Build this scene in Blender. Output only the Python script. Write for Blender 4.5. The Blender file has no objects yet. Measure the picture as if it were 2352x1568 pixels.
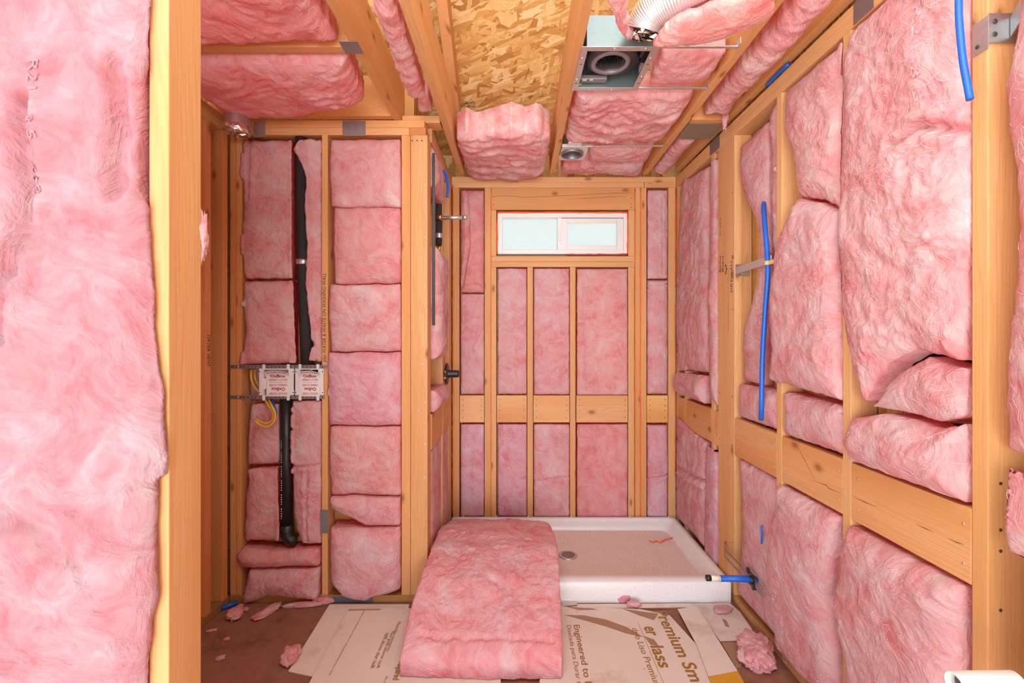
import bpy, bmesh, math, random
import numpy as np
from mathutils import Vector, Matrix

# ---------------------------------------------------------------- camera, world, light, exposure
S = bpy.context.scene
C = S.collection
F, CX, CY, CZ = 1045.0, 1183.0, 766.0, 1.375      # focal length and vanishing point in pixels of the 2352x1568 frame, eye height
cam = bpy.data.cameras.new('camera'); cam_o = bpy.data.objects.new('camera', cam); C.objects.link(cam_o)
cam_o.location = (0, 0, CZ); cam_o.rotation_euler = (math.pi/2, 0, 0)
cam.sensor_width = 36.0; cam.lens = 36.0*F/2352
cam.shift_x = -(CX-1176)/2352; cam.shift_y = -(784-CY)/2352
cam.clip_start = 0.02
S.camera = cam_o
S.view_settings.view_transform = 'Standard'; S.view_settings.look = 'None'
S.view_settings.gamma = 1.0; S.view_settings.use_curve_mapping = False
S.view_settings.exposure = -0.01
W = bpy.data.worlds.new('world'); S.world = W; W.use_nodes = True
_wt = W.node_tree; _bg = _wt.nodes['Background']; _bg.inputs[0].default_value = (0.94, 1.0, 0.985, 1)
_g = _wt.nodes.new('ShaderNodeTexCoord'); _s = _wt.nodes.new('ShaderNodeSeparateXYZ'); _m = _wt.nodes.new('ShaderNodeMapRange')   # hazy sky, brightest beyond the window
_wt.links.new(_g.outputs['Generated'], _s.inputs[0]); _wt.links.new(_s.outputs['Y'], _m.inputs['Value'])
for k, v in ((1, 0.1), (2, 0.8), (3, 0.32), (4, 0.90)): _m.inputs[k].default_value = v
_wt.links.new(_m.outputs[0], _bg.inputs[1])
S.cycles.diffuse_bounces = 3; S.cycles.glossy_bounces = 2; S.cycles.max_bounces = 6; S.cycles.transmission_bounces = 4; S.cycles.adaptive_threshold = 0.045
def area(name, loc, rot, sx, sy, power, col):
    l = bpy.data.lights.new(name, 'AREA'); l.shape = 'RECTANGLE'; l.size = sx; l.size_y = sy; l.energy = power; l.color = col
    o = bpy.data.objects.new(name, l); C.objects.link(o); o.location = loc; o.rotation_euler = rot
    return o
# daylight of the open doorway behind the photographer; the side and overhead area lights are added fill
area('doorway_daylight', (0.3, -6.5, 1.4), (math.radians(90), 0, 0), 6.0, 2.8, 430, (0.94, 0.96, 1.0))
area('side_doorway_daylight', (-4.6, -3.6, 1.5), (math.radians(90), 0, math.radians(-52)), 3.0, 2.8, 135, (0.97, 0.97, 1.0))  # added fill from the left for the right wall, no such opening known
area('skylight', (0.0, 0.1, 3.3), (math.radians(25), 0, 0), 2.0, 1.2, 50, (1.0, 0.97, 0.92))  # added overhead fill for even light, not a real roof opening
sun = bpy.data.lights.new('sun', 'SUN'); sun.energy = 18.0; sun.angle = math.radians(2); sun.color = (1.0, 0.95, 0.88)
so = bpy.data.objects.new('sun', sun); C.objects.link(so); so.rotation_euler = (0, math.radians(23), 0)

# ---------------------------------------------------------------- materials
def new_mat(name):
    m = bpy.data.materials.new(name); m.use_nodes = True
    nt = m.node_tree
    return m, nt, nt.nodes['Principled BSDF']
def N(nt, t, **kw):
    n = nt.nodes.new(t)
    for k, v in kw.items():
        if k in n.inputs: 
            if isinstance(v, bpy.types.NodeSocket): nt.links.new(v, n.inputs[k])
            else: n.inputs[k].default_value = v
        else: setattr(n, k, v)
    return n
def L(nt, a, b): nt.links.new(a, b)
def math_n(nt, op, a, b=None, c=None):
    n = nt.nodes.new('ShaderNodeMath'); n.operation = op
    for i, v in enumerate((a, b, c)):
        if v is None: continue
        if isinstance(v, bpy.types.NodeSocket): nt.links.new(v, n.inputs[i])
        else: n.inputs[i].default_value = v
    return n.outputs[0]
def vmath(nt, op, a, b=None, s=None):
    n = nt.nodes.new('ShaderNodeVectorMath'); n.operation = op
    for i, v in enumerate((a, b)):
        if v is None: continue
        if isinstance(v, bpy.types.NodeSocket): nt.links.new(v, n.inputs[i])
        else: n.inputs[i].default_value = v
    if s is not None: n.inputs['Scale'].default_value = s
    return n.outputs[0]
def ramp(nt, fac, stops):
    n = nt.nodes.new('ShaderNodeValToRGB'); L(nt, fac, n.inputs[0])
    cr = n.color_ramp
    while len(cr.elements) < len(stops): cr.elements.new(0.5)
    for e, (p, c) in zip(cr.elements, stops):
        e.position = p; e.color = (*c, 1) if len(c) == 3 else c
    return n.outputs[0]
def mixc(nt, fac, a, b, mode='MIX'):
    n = nt.nodes.new('ShaderNodeMix'); n.data_type = 'RGBA'; n.blend_type = mode
    for i, v in ((0, fac), (6, a), (7, b)):
        if isinstance(v, bpy.types.NodeSocket): L(nt, v, n.inputs[i])
        elif i == 0: n.inputs[0].default_value = v
        else: n.inputs[i].default_value = (*v, 1)
    return n.outputs[2]
def coords(nt, rnd=20.0):
    tc = nt.nodes.new('ShaderNodeTexCoord'); oi = nt.nodes.new('ShaderNodeObjectInfo')
    off = math_n(nt, 'MULTIPLY', oi.outputs['Random'], rnd)
    cb = nt.nodes.new('ShaderNodeCombineXYZ')
    L(nt, off, cb.inputs[0]); L(nt, off, cb.inputs[1]); L(nt, off, cb.inputs[2])
    return vmath(nt, 'ADD', tc.outputs['Object'], cb.outputs[0]), oi.outputs['Color'], oi.outputs['Random']

def insulation_mat():
    m, nt, bs = new_mat('pink_fibreglass')
    v, oc, rnd = coords(nt)
    w = N(nt, 'ShaderNodeTexNoise', Vector=v, Scale=4.5, Detail=2.0)
    wv = vmath(nt, 'SCALE', vmath(nt, 'SUBTRACT', w.outputs['Color'], (0.5, 0.5, 0.5)), s=0.30)
    v2 = vmath(nt, 'ADD', v, wv)
    n1 = N(nt, 'ShaderNodeTexNoise', Vector=v2, Scale=8.0, Detail=4.0, Roughness=0.62)
    # two crossing sets of drawn-out fibres
    rot = nt.nodes.new('ShaderNodeVectorRotate'); rot.rotation_type = 'EULER_XYZ'; rot.inputs['Rotation'].default_value = (0.5, 0.7, 0.6)
    L(nt, v2, rot.inputs['Vector'])
    mp = N(nt, 'ShaderNodeMapping', Vector=rot.outputs[0], Scale=(1.0, 0.22, 0.45))
    n2 = N(nt, 'ShaderNodeTexNoise', Vector=mp.outputs[0], Scale=42.0, Detail=3.0, Roughness=0.68)
    mp2 = N(nt, 'ShaderNodeMapping', Vector=v2, Scale=(0.5, 0.8, 0.18))
    n3 = N(nt, 'ShaderNodeTexNoise', Vector=mp2.outputs[0], Scale=75.0, Detail=3.0, Roughness=0.7)
    f = math_n(nt, 'ADD', math_n(nt, 'MULTIPLY', n1.outputs[0], 0.62), math_n(nt, 'ADD', math_n(nt, 'MULTIPLY', n2.outputs[0], 0.24), math_n(nt, 'MULTIPLY', n3.outputs[0], 0.14)))
    col = ramp(nt, f, [(0.34, (0.90, 0.32, 0.355)), (0.45, (0.945, 0.49, 0.525)), (0.55, (0.955, 0.64, 0.675)), (0.66, (0.965, 0.84, 0.87))])
    col = mixc(nt, 1.0, col, oc, 'MULTIPLY')
    L(nt, col, bs.inputs['Base Color'])
    bs.inputs['Roughness'].default_value = 0.95; bs.inputs['Specular IOR Level'].default_value = 0.08
    h = math_n(nt, 'ADD', math_n(nt, 'MULTIPLY', n2.outputs[0], 0.62), math_n(nt, 'MULTIPLY', n3.outputs[0], 0.36))
    b = N(nt, 'ShaderNodeBump', Strength=0.6, Distance=0.022, Height=h)
    L(nt, b.outputs[0], bs.inputs['Normal'])
    tr = nt.nodes.new('ShaderNodeBsdfTranslucent'); L(nt, mixc(nt, 1.0, col, (1.0, 0.48, 0.46), 'MULTIPLY'), tr.inputs['Color'])
    mx = nt.nodes.new('ShaderNodeMixShader'); mx.inputs[0].default_value = 0.40
    L(nt, bs.outputs[0], mx.inputs[1]); L(nt, tr.outputs[0], mx.inputs[2])
    L(nt, mx.outputs[0], nt.nodes['Material Output'].inputs['Surface'])
    return m

def wood_mat(axis):
    m, nt, bs = new_mat('fir_grain_' + axis)
    v, oc, rnd = coords(nt)
    sep = N(nt, 'ShaderNodeSeparateXYZ', Vector=v)
    i = 'xyz'.index(axis)
    a = sep.outputs[i]; p, q = [sep.outputs[j] for j in range(3) if j != i]
    # (across, across, along)
    cb = nt.nodes.new('ShaderNodeCombineXYZ'); L(nt, p, cb.inputs[0]); L(nt, q, cb.inputs[1]); L(nt, math_n(nt, 'MULTIPLY', a, 0.09), cb.inputs[2])
    cb2 = nt.nodes.new('ShaderNodeCombineXYZ'); L(nt, p, cb2.inputs[0]); L(nt, q, cb2.inputs[1]); L(nt, math_n(nt, 'MULTIPLY', a, 0.018), cb2.inputs[2])
    # knots
    cbk = nt.nodes.new('ShaderNodeCombineXYZ'); L(nt, math_n(nt, 'ADD', p, math_n(nt, 'MULTIPLY', q, 0.7)), cbk.inputs[0]); L(nt, math_n(nt, 'MULTIPLY', a, 0.42), cbk.inputs[1])
    vk = N(nt, 'ShaderNodeTexVoronoi', Vector=cbk.outputs[0], Scale=8.0, Randomness=1.0, voronoi_dimensions='2D')
    ksel = N(nt, 'ShaderNodeSeparateColor', Color=vk.outputs['Color'])
    kd = math_n(nt, 'ADD', vk.outputs['Distance'], math_n(nt, 'MULTIPLY', math_n(nt, 'GREATER_THAN', ksel.outputs[0], 0.42), 1.0))
    wob = N(nt, 'ShaderNodeTexNoise', Vector=cb.outputs[0], Scale=9.0, Detail=3.0, Roughness=0.55)
    t = math_n(nt, 'ADD', math_n(nt, 'ADD', math_n(nt, 'MULTIPLY', p, 0.8), math_n(nt, 'MULTIPLY', q, 1.0)), math_n(nt, 'MULTIPLY', wob.outputs[0], 0.15))
    swirl = math_n(nt, 'MULTIPLY', math_n(nt, 'POWER', 2.718, math_n(nt, 'MULTIPLY', kd, -9.0)), 0.035)
    t = math_n(nt, 'ADD', t, swirl)
    ring = math_n(nt, 'ADD', math_n(nt, 'MULTIPLY', math_n(nt, 'SINE', math_n(nt, 'MULTIPLY', t, 480.0)), 0.5), 0.5)
    ring = math_n(nt, 'POWER', ring, 2.2)
    stk = N(nt, 'ShaderNodeTexNoise', Vector=cb2.outputs[0], Scale=230.0, Detail=3.0, Roughness=0.6)
    big = N(nt, 'ShaderNodeTexNoise', Vector=cb.outputs[0], Scale=7.0, Detail=2.0)
    base = ramp(nt, big.outputs[0], [(0.3, (0.755, 0.455, 0.240)), (0.5, (0.71, 0.395, 0.183)), (0.7, (0.645, 0.31, 0.122))])
    col = mixc(nt, math_n(nt, 'MULTIPLY', math_n(nt, 'MULTIPLY', ring, ramp(nt, stk.outputs[0], [(0.3, (0.25, 0.25, 0.25)), (0.65, (1, 1, 1))])), 0.50), base, (0.64, 0.29, 0.11))
    col = mixc(nt, ramp(nt, stk.outputs[0], [(0.40, (0, 0, 0)), (0.72, (0.45, 0.45, 0.45))]), col, (0.60, 0.32, 0.14))
    kf = ramp(nt, kd, [(0.04, (0.85, 0.85, 0.85)), (0.07, (0.4, 0.4, 0.4)), (0.13, (0, 0, 0))])
    col = mixc(nt, kf, col, (0.30, 0.125, 0.045))
    L(nt, mixc(nt, 1.0, col, oc, 'MULTIPLY'), bs.inputs['Base Color'])
    bs.inputs['Roughness'].default_value = 0.65; bs.inputs['Specular IOR Level'].default_value = 0.25
    b = N(nt, 'ShaderNodeBump', Strength=0.25, Distance=0.002, Height=stk.outputs[0])
    L(nt, b.outputs[0], bs.inputs['Normal'])
    return m

def osb_mat():
    m, nt, bs = new_mat('strand_board')
    v, oc, rnd = coords(nt, 3.0)
    col = None; h = None
    w = N(nt, 'ShaderNodeTexNoise', Vector=v, Scale=14.0, Detail=3.0)
    v = vmath(nt, 'ADD', v, vmath(nt, 'SCALE', vmath(nt, 'SUBTRACT', w.outputs['Color'], (0.5, 0.5, 0.5)), s=0.025))
    stops = [(0.05, (0.30, 0.11, 0.025)), (0.22, (0.52, 0.25, 0.06)), (0.45, (0.64, 0.36, 0.115)), (0.7, (0.72, 0.45, 0.18)), (0.95, (0.84, 0.62, 0.34))]
    for k, (ang, sx, sy) in enumerate([(0.10, 7, 30), (-0.6, 9, 40), (0.75, 8, 44), (-0.15, 6, 52), (1.3, 12, 38), (0.3, 9, 60)]):
        rt = N(nt, 'ShaderNodeVectorRotate', Vector=v, Angle=ang); rt.rotation_type = 'Z_AXIS'
        mp = N(nt, 'ShaderNodeMapping', Vector=rt.outputs[0], Scale=(sx, sy, 0.001), Location=(k*3.7, k*5.1, 0))
        vo = N(nt, 'ShaderNodeTexVoronoi', Vector=mp.outputs[0], Scale=1.0, Randomness=1.0)
        sp = N(nt, 'ShaderNodeSeparateColor', Color=vo.outputs['Color'])
        mpf = N(nt, 'ShaderNodeMapping', Vector=rt.outputs[0], Scale=(30, 420, 1))
        gr = N(nt, 'ShaderNodeTexNoise', Vector=mpf.outputs[0], Scale=1.0, Detail=2.0)
        c = ramp(nt, math_n(nt, 'ADD', math_n(nt, 'MULTIPLY', sp.outputs[0], 0.75), math_n(nt, 'MULTIPLY', gr.outputs[0], 0.25)), stops)
        hk = sp.outputs[2]
        if col is None: col, h = c, hk
        else:
            sel = math_n(nt, 'GREATER_THAN', sp.outputs[1], 0.55)
            col = mixc(nt, sel, col, c)
            h = math_n(nt, 'ADD', math_n(nt, 'MULTIPLY', sel, hk), math_n(nt, 'MULTIPLY', math_n(nt, 'SUBTRACT', 1.0, sel), h))
    L(nt, mixc(nt, 1.0, col, oc, 'MULTIPLY'), bs.inputs['Base Color'])
    bs.inputs['Roughness'].default_value = 0.6
    b = N(nt, 'ShaderNodeBump', Strength=0.5, Distance=0.004, Height=h); L(nt, b.outputs[0], bs.inputs['Normal'])
    return m

def plain(name, col, rough=0.5, metal=0.0, noise=0.0, nscale=30.0, spec=0.5, bump=0.0, dirt=None):
    m, nt, bs = new_mat(name)
    bs.inputs['Roughness'].default_value = rough; bs.inputs['Metallic'].default_value = metal; bs.inputs['Specular IOR Level'].default_value = spec
    v, oc, rnd = coords(nt)
    n = N(nt, 'ShaderNodeTexNoise', Vector=v, Scale=nscale, Detail=4.0, Roughness=0.6)
    c = mixc(nt, n.outputs[0], tuple(x*(1-noise) for x in col), tuple(min(1, x*(1+noise)) for x in col))
    if dirt:
        for (dc, sc, lo, hi) in dirt:
            d = N(nt, 'ShaderNodeTexNoise', Vector=v, Scale=sc, Detail=5.0, Roughness=0.65)
            c = mixc(nt, ramp(nt, d.outputs[0], [(lo, (0, 0, 0)), (hi, (1, 1, 1))]), c, dc)
    L(nt, mixc(nt, 1.0, c, oc, 'MULTIPLY'), bs.inputs['Base Color'])
    if bump:
        b = N(nt, 'ShaderNodeBump', Strength=0.6, Distance=bump, Height=n.outputs[0]); L(nt, b.outputs[0], bs.inputs['Normal'])
    return m

def glass_mat():
    m, nt, bs = new_mat('frosted_glass')
    bs.inputs['Base Color'].default_value = (0.97, 1.0, 0.985, 1); bs.inputs['Transmission Weight'].default_value = 1.0
    bs.inputs['Roughness'].default_value = 0.55; bs.inputs['IOR'].default_value = 1.1
    return m

INS = insulation_mat()
INSF = plain('loose_glass_fibre', (0.955, 0.60, 0.63), 0.9, 0, 0.18, 14, 0.1)
WOOD = {a: wood_mat(a) for a in 'xyz'}
OSB = osb_mat()
STEEL = plain('galvanised_steel', (0.62, 0.64, 0.66), 0.38, 0.85, 0.18, 60)
DSTEEL = plain('dull_plate_steel', (0.30, 0.29, 0.31), 0.45, 0.7, 0.2, 40)
CHROME = plain('shiny_foil', (0.85, 0.86, 0.87), 0.16, 1.0, 0.05, 40)
DUCTM = plain('duct_aluminium', (0.80, 0.80, 0.82), 0.33, 0.75, 0.05, 40)
NAIL = plain('nail_head', (0.10, 0.08, 0.07), 0.5, 0.5)
SCREW = plain('screw_head', (0.75, 0.76, 0.78), 0.3, 0.9)
BLACK = plain('black_plastic', (0.018, 0.017, 0.019), 0.35, 0, 0.2)
FOAM = plain('dark_foam', (0.035, 0.030, 0.032), 0.8, 0, 0.5, 220, 0.3, 0.003)
GREYFOAM = plain('grey_foam', (0.10, 0.10, 0.105), 0.9, 0, 0.4, 150, 0.2, 0.002)
BLUE = plain('blue_tube', (0.012, 0.13, 0.62), 0.35, 0, 0.1)
YELLOW = plain('yellow_tube', (0.72, 0.42, 0.05), 0.4, 0, 0.1)
ORANGE = plain('orange_sealant', (0.95, 0.17, 0.03), 0.6, 0, 0.2, 90)
DORANGE = plain('dark_red_sealant', (0.50, 0.05, 0.02), 0.6, 0, 0.2, 90)
VINYL = plain('white_vinyl', (0.86, 0.85, 0.86), 0.4, 0, 0.02)
PVC = plain('white_pipe_plastic', (0.88, 0.86, 0.83), 0.35, 0, 0.02)
ACRYL = plain('white_acrylic', (0.84, 0.83, 0.85), 0.25, 0, 0.02, 20, 0.5, 0, dirt=[((0.52, 0.30, 0.22), 160, 0.63, 0.70)])
PANFLOOR = plain('dusty_acrylic', (0.80, 0.67, 0.64), 0.5, 0, 0.08, 12, 0.4, 0, dirt=[((0.52, 0.33, 0.25), 70, 0.56, 0.74), ((0.20, 0.10, 0.07), 150, 0.655, 0.69)])
COVER = plain('white_card_cover', (0.86, 0.83, 0.86), 0.5, 0, 0.02)
REDINK = plain('dark_red_ink', (0.42, 0.012, 0.05), 0.6)
PLASTIC = plain('white_box_plastic', (0.80, 0.79, 0.84), 0.4, 0, 0.02)
INK = plain('black_marker', (0.03, 0.02, 0.02), 0.7)
FADEINK = plain('faded_grey_ink', (0.66, 0.36, 0.40), 0.9)
WHITEINK = plain('white_ink', (0.7, 0.7, 0.72), 0.6)
BROWNINK = plain('brown_ink', (0.36, 0.165, 0.02), 0.6)
CARD = plain('white_cardboard', (0.76, 0.66, 0.61), 0.75, 0, 0.10, 6, 0.2, 0.001, dirt=[((0.45, 0.27, 0.19), 3.5, 0.56, 0.78), ((0.25, 0.14, 0.10), 40, 0.70, 0.78)])
KRAFT = plain('torn_brown_board', (0.40, 0.24, 0.15), 0.85, 0, 0.15, 120, 0.1, 0.002)
AMBER = plain('amber_board', (0.66, 0.33, 0.02), 0.6, 0, 0.1)
CONCRETE = plain('pale_concrete', (0.62, 0.58, 0.55), 0.9, 0, 0.08, 4)
SUBFLOOR = plain('stained_subfloor', (0.30, 0.135, 0.085), 0.8, 0, 0.2, 25, 0.2, 0.001, dirt=[((0.16, 0.07, 0.045), 4, 0.52, 0.75), ((0.45, 0.24, 0.17), 9, 0.6, 0.8)])
GREYWOOD = plain('weathered_board', (0.26, 0.19, 0.14), 0.8, 0, 0.3, 50)
COPPER = plain('copper_pipe', (0.55, 0.24, 0.12), 0.35, 0.9, 0.1)
BRASS = plain('brass_fitting', (0.65, 0.42, 0.10), 0.3, 0.9, 0.1)
FANGREY = plain('grey_fan_plastic', (0.26, 0.23, 0.25), 0.35, 0.2, 0.1)
FANDARK = plain('dark_fan_plastic', (0.09, 0.075, 0.085), 0.4, 0.2, 0.1)
TEAL = plain('dull_zinc', (0.22, 0.28, 0.29), 0.4, 0.6, 0.15, 90)
CREAM = plain('cream_tube', (0.85, 0.76, 0.62), 0.5)
GREENSTICK = plain('green_sticker', (0.30, 0.62, 0.05), 0.5)
WHITESTICK = plain('white_sticker', (0.75, 0.72, 0.74), 0.5)
GLASS = glass_mat()

# ---------------------------------------------------------------- mesh builder
class MB:
    def __init__(s): s.v = []; s.f = []; s.m = []; s.sm = []
    def add(s, vs, fs, mi=0, smooth=False):
        b = len(s.v); s.v.extend([tuple(x) for x in vs])
        for f in fs: s.f.append(tuple(b+i for i in f)); s.m.append(mi); s.sm.append(smooth)
    def box(s, x0, x1, y0, y1, z0, z1, mi=0, ch=0.0):
        s.hexa([(x0,y0,z0),(x1,y0,z0),(x1,y1,z0),(x0,y1,z0),(x0,y0,z1),(x1,y0,z1),(x1,y1,z1),(x0,y1,z1)], mi, ch)
    def hexa(s, c, mi=0, ch=0.0):
        bm = bmesh.new(); vs = [bm.verts.new(p) for p in c]
        for f in ((0,3,2,1),(4,5,6,7),(0,1,5,4),(1,2,6,5),(2,3,7,6),(3,0,4,7)): bm.faces.new([vs[i] for i in f])
        if ch > 0: bmesh.ops.bevel(bm, geom=list(bm.edges), offset=ch, segments=2, profile=0.5, affect='EDGES')
        bm.verts.index_update()
        s.add([v.co[:] for v in bm.verts], [[v.index for v in f.verts] for f in bm.faces], mi); bm.free()
    def tube(s, pts, r, n=12, mi=0, caps=True):
        pts = [Vector(p) for p in pts]; rs = r if isinstance(r, (list, tuple)) else [r]*len(pts)
        t0 = (pts[1]-pts[0]).normalized(); up = Vector((0,0,1)) if abs(t0.z) < 0.9 else Vector((1,0,0))
        nrm = (up - t0*up.dot(t0)).normalized(); vs = []; prev = t0
        for i, p in enumerate(pts):
            t = (pts[min(i+1, len(pts)-1)] - pts[max(i-1, 0)]).normalized()
            nrm = (nrm - t*nrm.dot(t)).normalized(); bn = t.cross(nrm)
            for k in range(n):
                a = 2*math.pi*k/n; vs.append(p + (nrm*math.cos(a) + bn*math.sin(a))*rs[i])
        fs = [(i*n+k, i*n+(k+1)%n, (i+1)*n+(k+1)%n, (i+1)*n+k) for i in range(len(pts)-1) for k in range(n)]
        if caps: fs += [tuple(range(n-1, -1, -1)), tuple((len(pts)-1)*n+k for k in range(n))]
        s.add(vs, fs, mi, True)
    def lathe(s, o, ax, prof, n=24, mi=0):
        """prof: (radius, distance along ax)"""
        o = Vector(o); ax = Vector(ax).normalized(); up = Vector((0,0,1)) if abs(ax.z) < 0.9 else Vector((1,0,0))
        e1 = (up - ax*up.dot(ax)).normalized(); e2 = ax.cross(e1); vs = []
        for r, h in prof:
            for k in range(n):
                a = 2*math.pi*k/n; vs.append(o + ax*h + (e1*math.cos(a)+e2*math.sin(a))*max(r, 1e-5))
        fs = [(i*n+k, i*n+(k+1)%n, (i+1)*n+(k+1)%n, (i+1)*n+k) for i in range(len(prof)-1) for k in range(n)]
        s.add(vs, fs, mi, True)
    def disc(s, o, ax, r, h=0.002, n=10, mi=0):
        s.lathe(o, ax, [(0, 0), (r, 0), (r, h*0.6), (r*0.8, h), (0, h)], n, mi)
    def slab(s, poly, z0, z1, mi=0, mside=None):
        """prism over a plan polygon"""
        n = len(poly); vs = [(x, y, z0) for x, y in poly] + [(x, y, z1) for x, y in poly]
        ar = sum(poly[i][0]*poly[(i+1)%n][1]-poly[(i+1)%n][0]*poly[i][1] for i in range(n))
        top = tuple(range(n, 2*n)); bot = tuple(range(n-1, -1, -1))
        side = [(i, (i+1)%n, n+(i+1)%n, n+i) for i in range(n)]
        if ar < 0: top = top[::-1]; bot = bot[::-1]; side = [f[::-1] for f in side]
        s.add(vs, [top, bot], mi); s.add(vs, side, mi if mside is None else mside)
    def text(s, body, o, right, up, w=None, h=None, mi=0, shear=0.0, fn=None, bold=0.0):
        """flat lettering centred on o, fitted to width w and/or height h"""
        vs, fs = glyphs(body, shear, bold)
        if not len(vs): return
        a = np.array(vs); lo, hi = a.min(0), a.max(0); sz = hi-lo
        kx = (w/sz[0]) if w else h/sz[1]; ky = (h/sz[1]) if h else kx
        a = (a-(lo+hi)/2)*(kx, ky)
        right, up, o = Vector(right), Vector(up), Vector(o)
        if fn: pts = [fn(x, y) for x, y in a]
        else: pts = [o + right*x + up*y for x, y in a]
        s.add(pts, fs, mi)
    def build(s, name, mats, parent=None, loc=None, smooth=None, col=None):
        a = np.array(s.v, dtype=float)
        if loc is None: lo, hi = a.min(0), a.max(0); loc = ((lo[0]+hi[0])/2, (lo[1]+hi[1])/2, lo[2])
        me = bpy.data.meshes.new(name)
        me.from_pydata((a-np.array(loc)).tolist(), [], s.f)
        for m in (mats if isinstance(mats, (list, tuple)) else [mats]): me.materials.append(m)
        me.polygons.foreach_set('material_index', s.m)
        me.polygons.foreach_set('use_smooth', [smooth]*len(s.f) if smooth is not None else s.sm)
        me.update()
        o = bpy.data.objects.new(name, me); C.objects.link(o)
        if parent is not None:
            o.parent = parent; w = Vector(loc); q = parent
            while q is not None: w -= q.location; q = q.parent
            o.location = w
        else: o.location = loc
        if col: o.color = (*col, 1)
        return o
_gl = {}
def glyphs(body, shear=0.0, bold=0.0):
    k = (body, shear, bold)
    if k not in _gl:
        cu = bpy.data.curves.new('t', 'FONT'); cu.body = body; cu.size = 1.0; cu.shear = shear; cu.offset = bold; cu.resolution_u = 3
        to = bpy.data.objects.new('t', cu); C.objects.link(to)
        dg = bpy.context.evaluated_depsgraph_get(); dg.update()
        me = bpy.data.meshes.new_from_object(to.evaluated_get(dg))
        _gl[k] = ([tuple(v.co[:2]) for v in me.vertices], [tuple(p.vertices) for p in me.polygons])
        bpy.data.objects.remove(to); bpy.data.curves.remove(cu); bpy.data.meshes.remove(me)
    return _gl[k]
def tag(o, label, cat, group=None, kind='thing'):
    o['label'] = label; o['category'] = cat; o['kind'] = kind
    if group: o['group'] = group
    return o
def empty(name, loc, label, cat, group=None):
    o = bpy.data.objects.new(name, None); C.objects.link(o); o.location = loc
    return tag(o, label, cat, group)
def struct(o):
    o['kind'] = 'structure'; return o

# pixel (of the photograph) + known distance -> metres
def PX(px, y): return (px-CX)*y/F
def PZ(py, y): return CZ-(py-CY)*y/F
def FL(px, py, z=0.0):                             # point on a horizontal plane below or above the eye
    y = F*(CZ-z)/(py-CY); return ((px-CX)*y/F, y)

def beam(name, x0, x1, y0, y1, z0, z1, ax, label, cat, group=None, col=(1,1,1), mat=None, nails=(), skew=None, texts=(), cracks=()):
    """a piece of lumber, eased edges; nails: (x,y,z,normal) dark heads; skew: offset in x of the far (y1) end"""
    mb = MB()
    if skew: mb.hexa([(x0,y0,z0),(x1,y0,z0),(x1+skew,y1,z0),(x0+skew,y1,z0),(x0,y0,z1),(x1,y0,z1),(x1+skew,y1,z1),(x0+skew,y1,z1)], 0, 0.002)
    else: mb.box(x0, x1, y0, y1, z0, z1, 0, 0.002)
    for nl in nails: mb.disc(nl[:3], nl[3], 0.0032 if len(nl) < 5 else nl[4], 0.0015, 8, 1 if len(nl) < 6 else 2)
    for t in texts: mb.text(mi=3, **t)
    for pts in cracks: mb.tube(pts, [.0003]+[.0011]*(len(pts)-2)+[.0003], 5, 1)
    o = mb.build(name, [mat or WOOD[ax], NAIL, SCREW, INK], col=col)
    return tag(o, label, cat, group)

# ---------------------------------------------------------------- noise
_rs = np.random.RandomState(7); _perm = np.concatenate([_rs.permutation(256)]*3)
_g = _rs.normal(size=(256, 3)); _g /= np.linalg.norm(_g, axis=1)[:, None]
def pn(x, y, z=0.0):
    x, y, z = np.broadcast_arrays(np.asarray(x, float), np.asarray(y, float), np.asarray(z, float))
    xi, yi, zi = np.floor(x).astype(int), np.floor(y).astype(int), np.floor(z).astype(int)
    xf, yf, zf = x-xi, y-yi, z-zi
    u, v, w = [t*t*t*(t*(t*6-15)+10) for t in (xf, yf, zf)]
    xi &= 255; yi &= 255; zi &= 255
    def g(dx, dy, dz):
        h = _perm[_perm[_perm[(xi+dx) & 255]+((yi+dy) & 255)]+((zi+dz) & 255)]
        q = _g[h]; return q[..., 0]*(xf-dx)+q[..., 1]*(yf-dy)+q[..., 2]*(zf-dz)
    l = lambda a, b, t: a+t*(b-a)
    return 1.6*l(l(l(g(0,0,0), g(1,0,0), u), l(g(0,1,0), g(1,1,0), u), v), l(l(g(0,0,1), g(1,0,1), u), l(g(0,1,1), g(1,1,1), u), v), w)

# ---------------------------------------------------------------- insulation
class Frame:
    def __init__(s, O, U, V, N_, conv): s.O, s.U, s.V, s.N, s.conv = [np.array(t, float) for t in (O, U, V, N_)] + [conv]
    def pt(s, a, b, d): return s.O + np.multiply.outer(a, s.U) + np.multiply.outer(b, s.V) + np.multiply.outer(d, s.N)
def facing(y): return Frame((0,y,0), (1,0,0), (0,0,1), (0,-1,0), lambda p: ((p[0]-CX)*y/F, CZ-(p[1]-CY)*y/F))
def rightwall(x):
    def c(p): y = F*x/(p[0]-CX); return (-y, CZ-(p[1]-CY)*y/F)
    return Frame((x,0,0), (0,-1,0), (0,0,1), (-1,0,0), c)
def leftwall(x):
    def c(p): y = F*x/(p[0]-CX); return (y, CZ-(p[1]-CY)*y/F)
    return Frame((x,0,0), (0,1,0), (0,0,1), (1,0,0), c)
def ceiling(z):
    def c(p): y = F*(z-CZ)/(CY-p[1]); return ((p[0]-CX)*y/F, -y)
    return Frame((0,0,z), (1,0,0), (0,-1,0), (0,0,-1), c)
_seed = [0]
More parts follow.
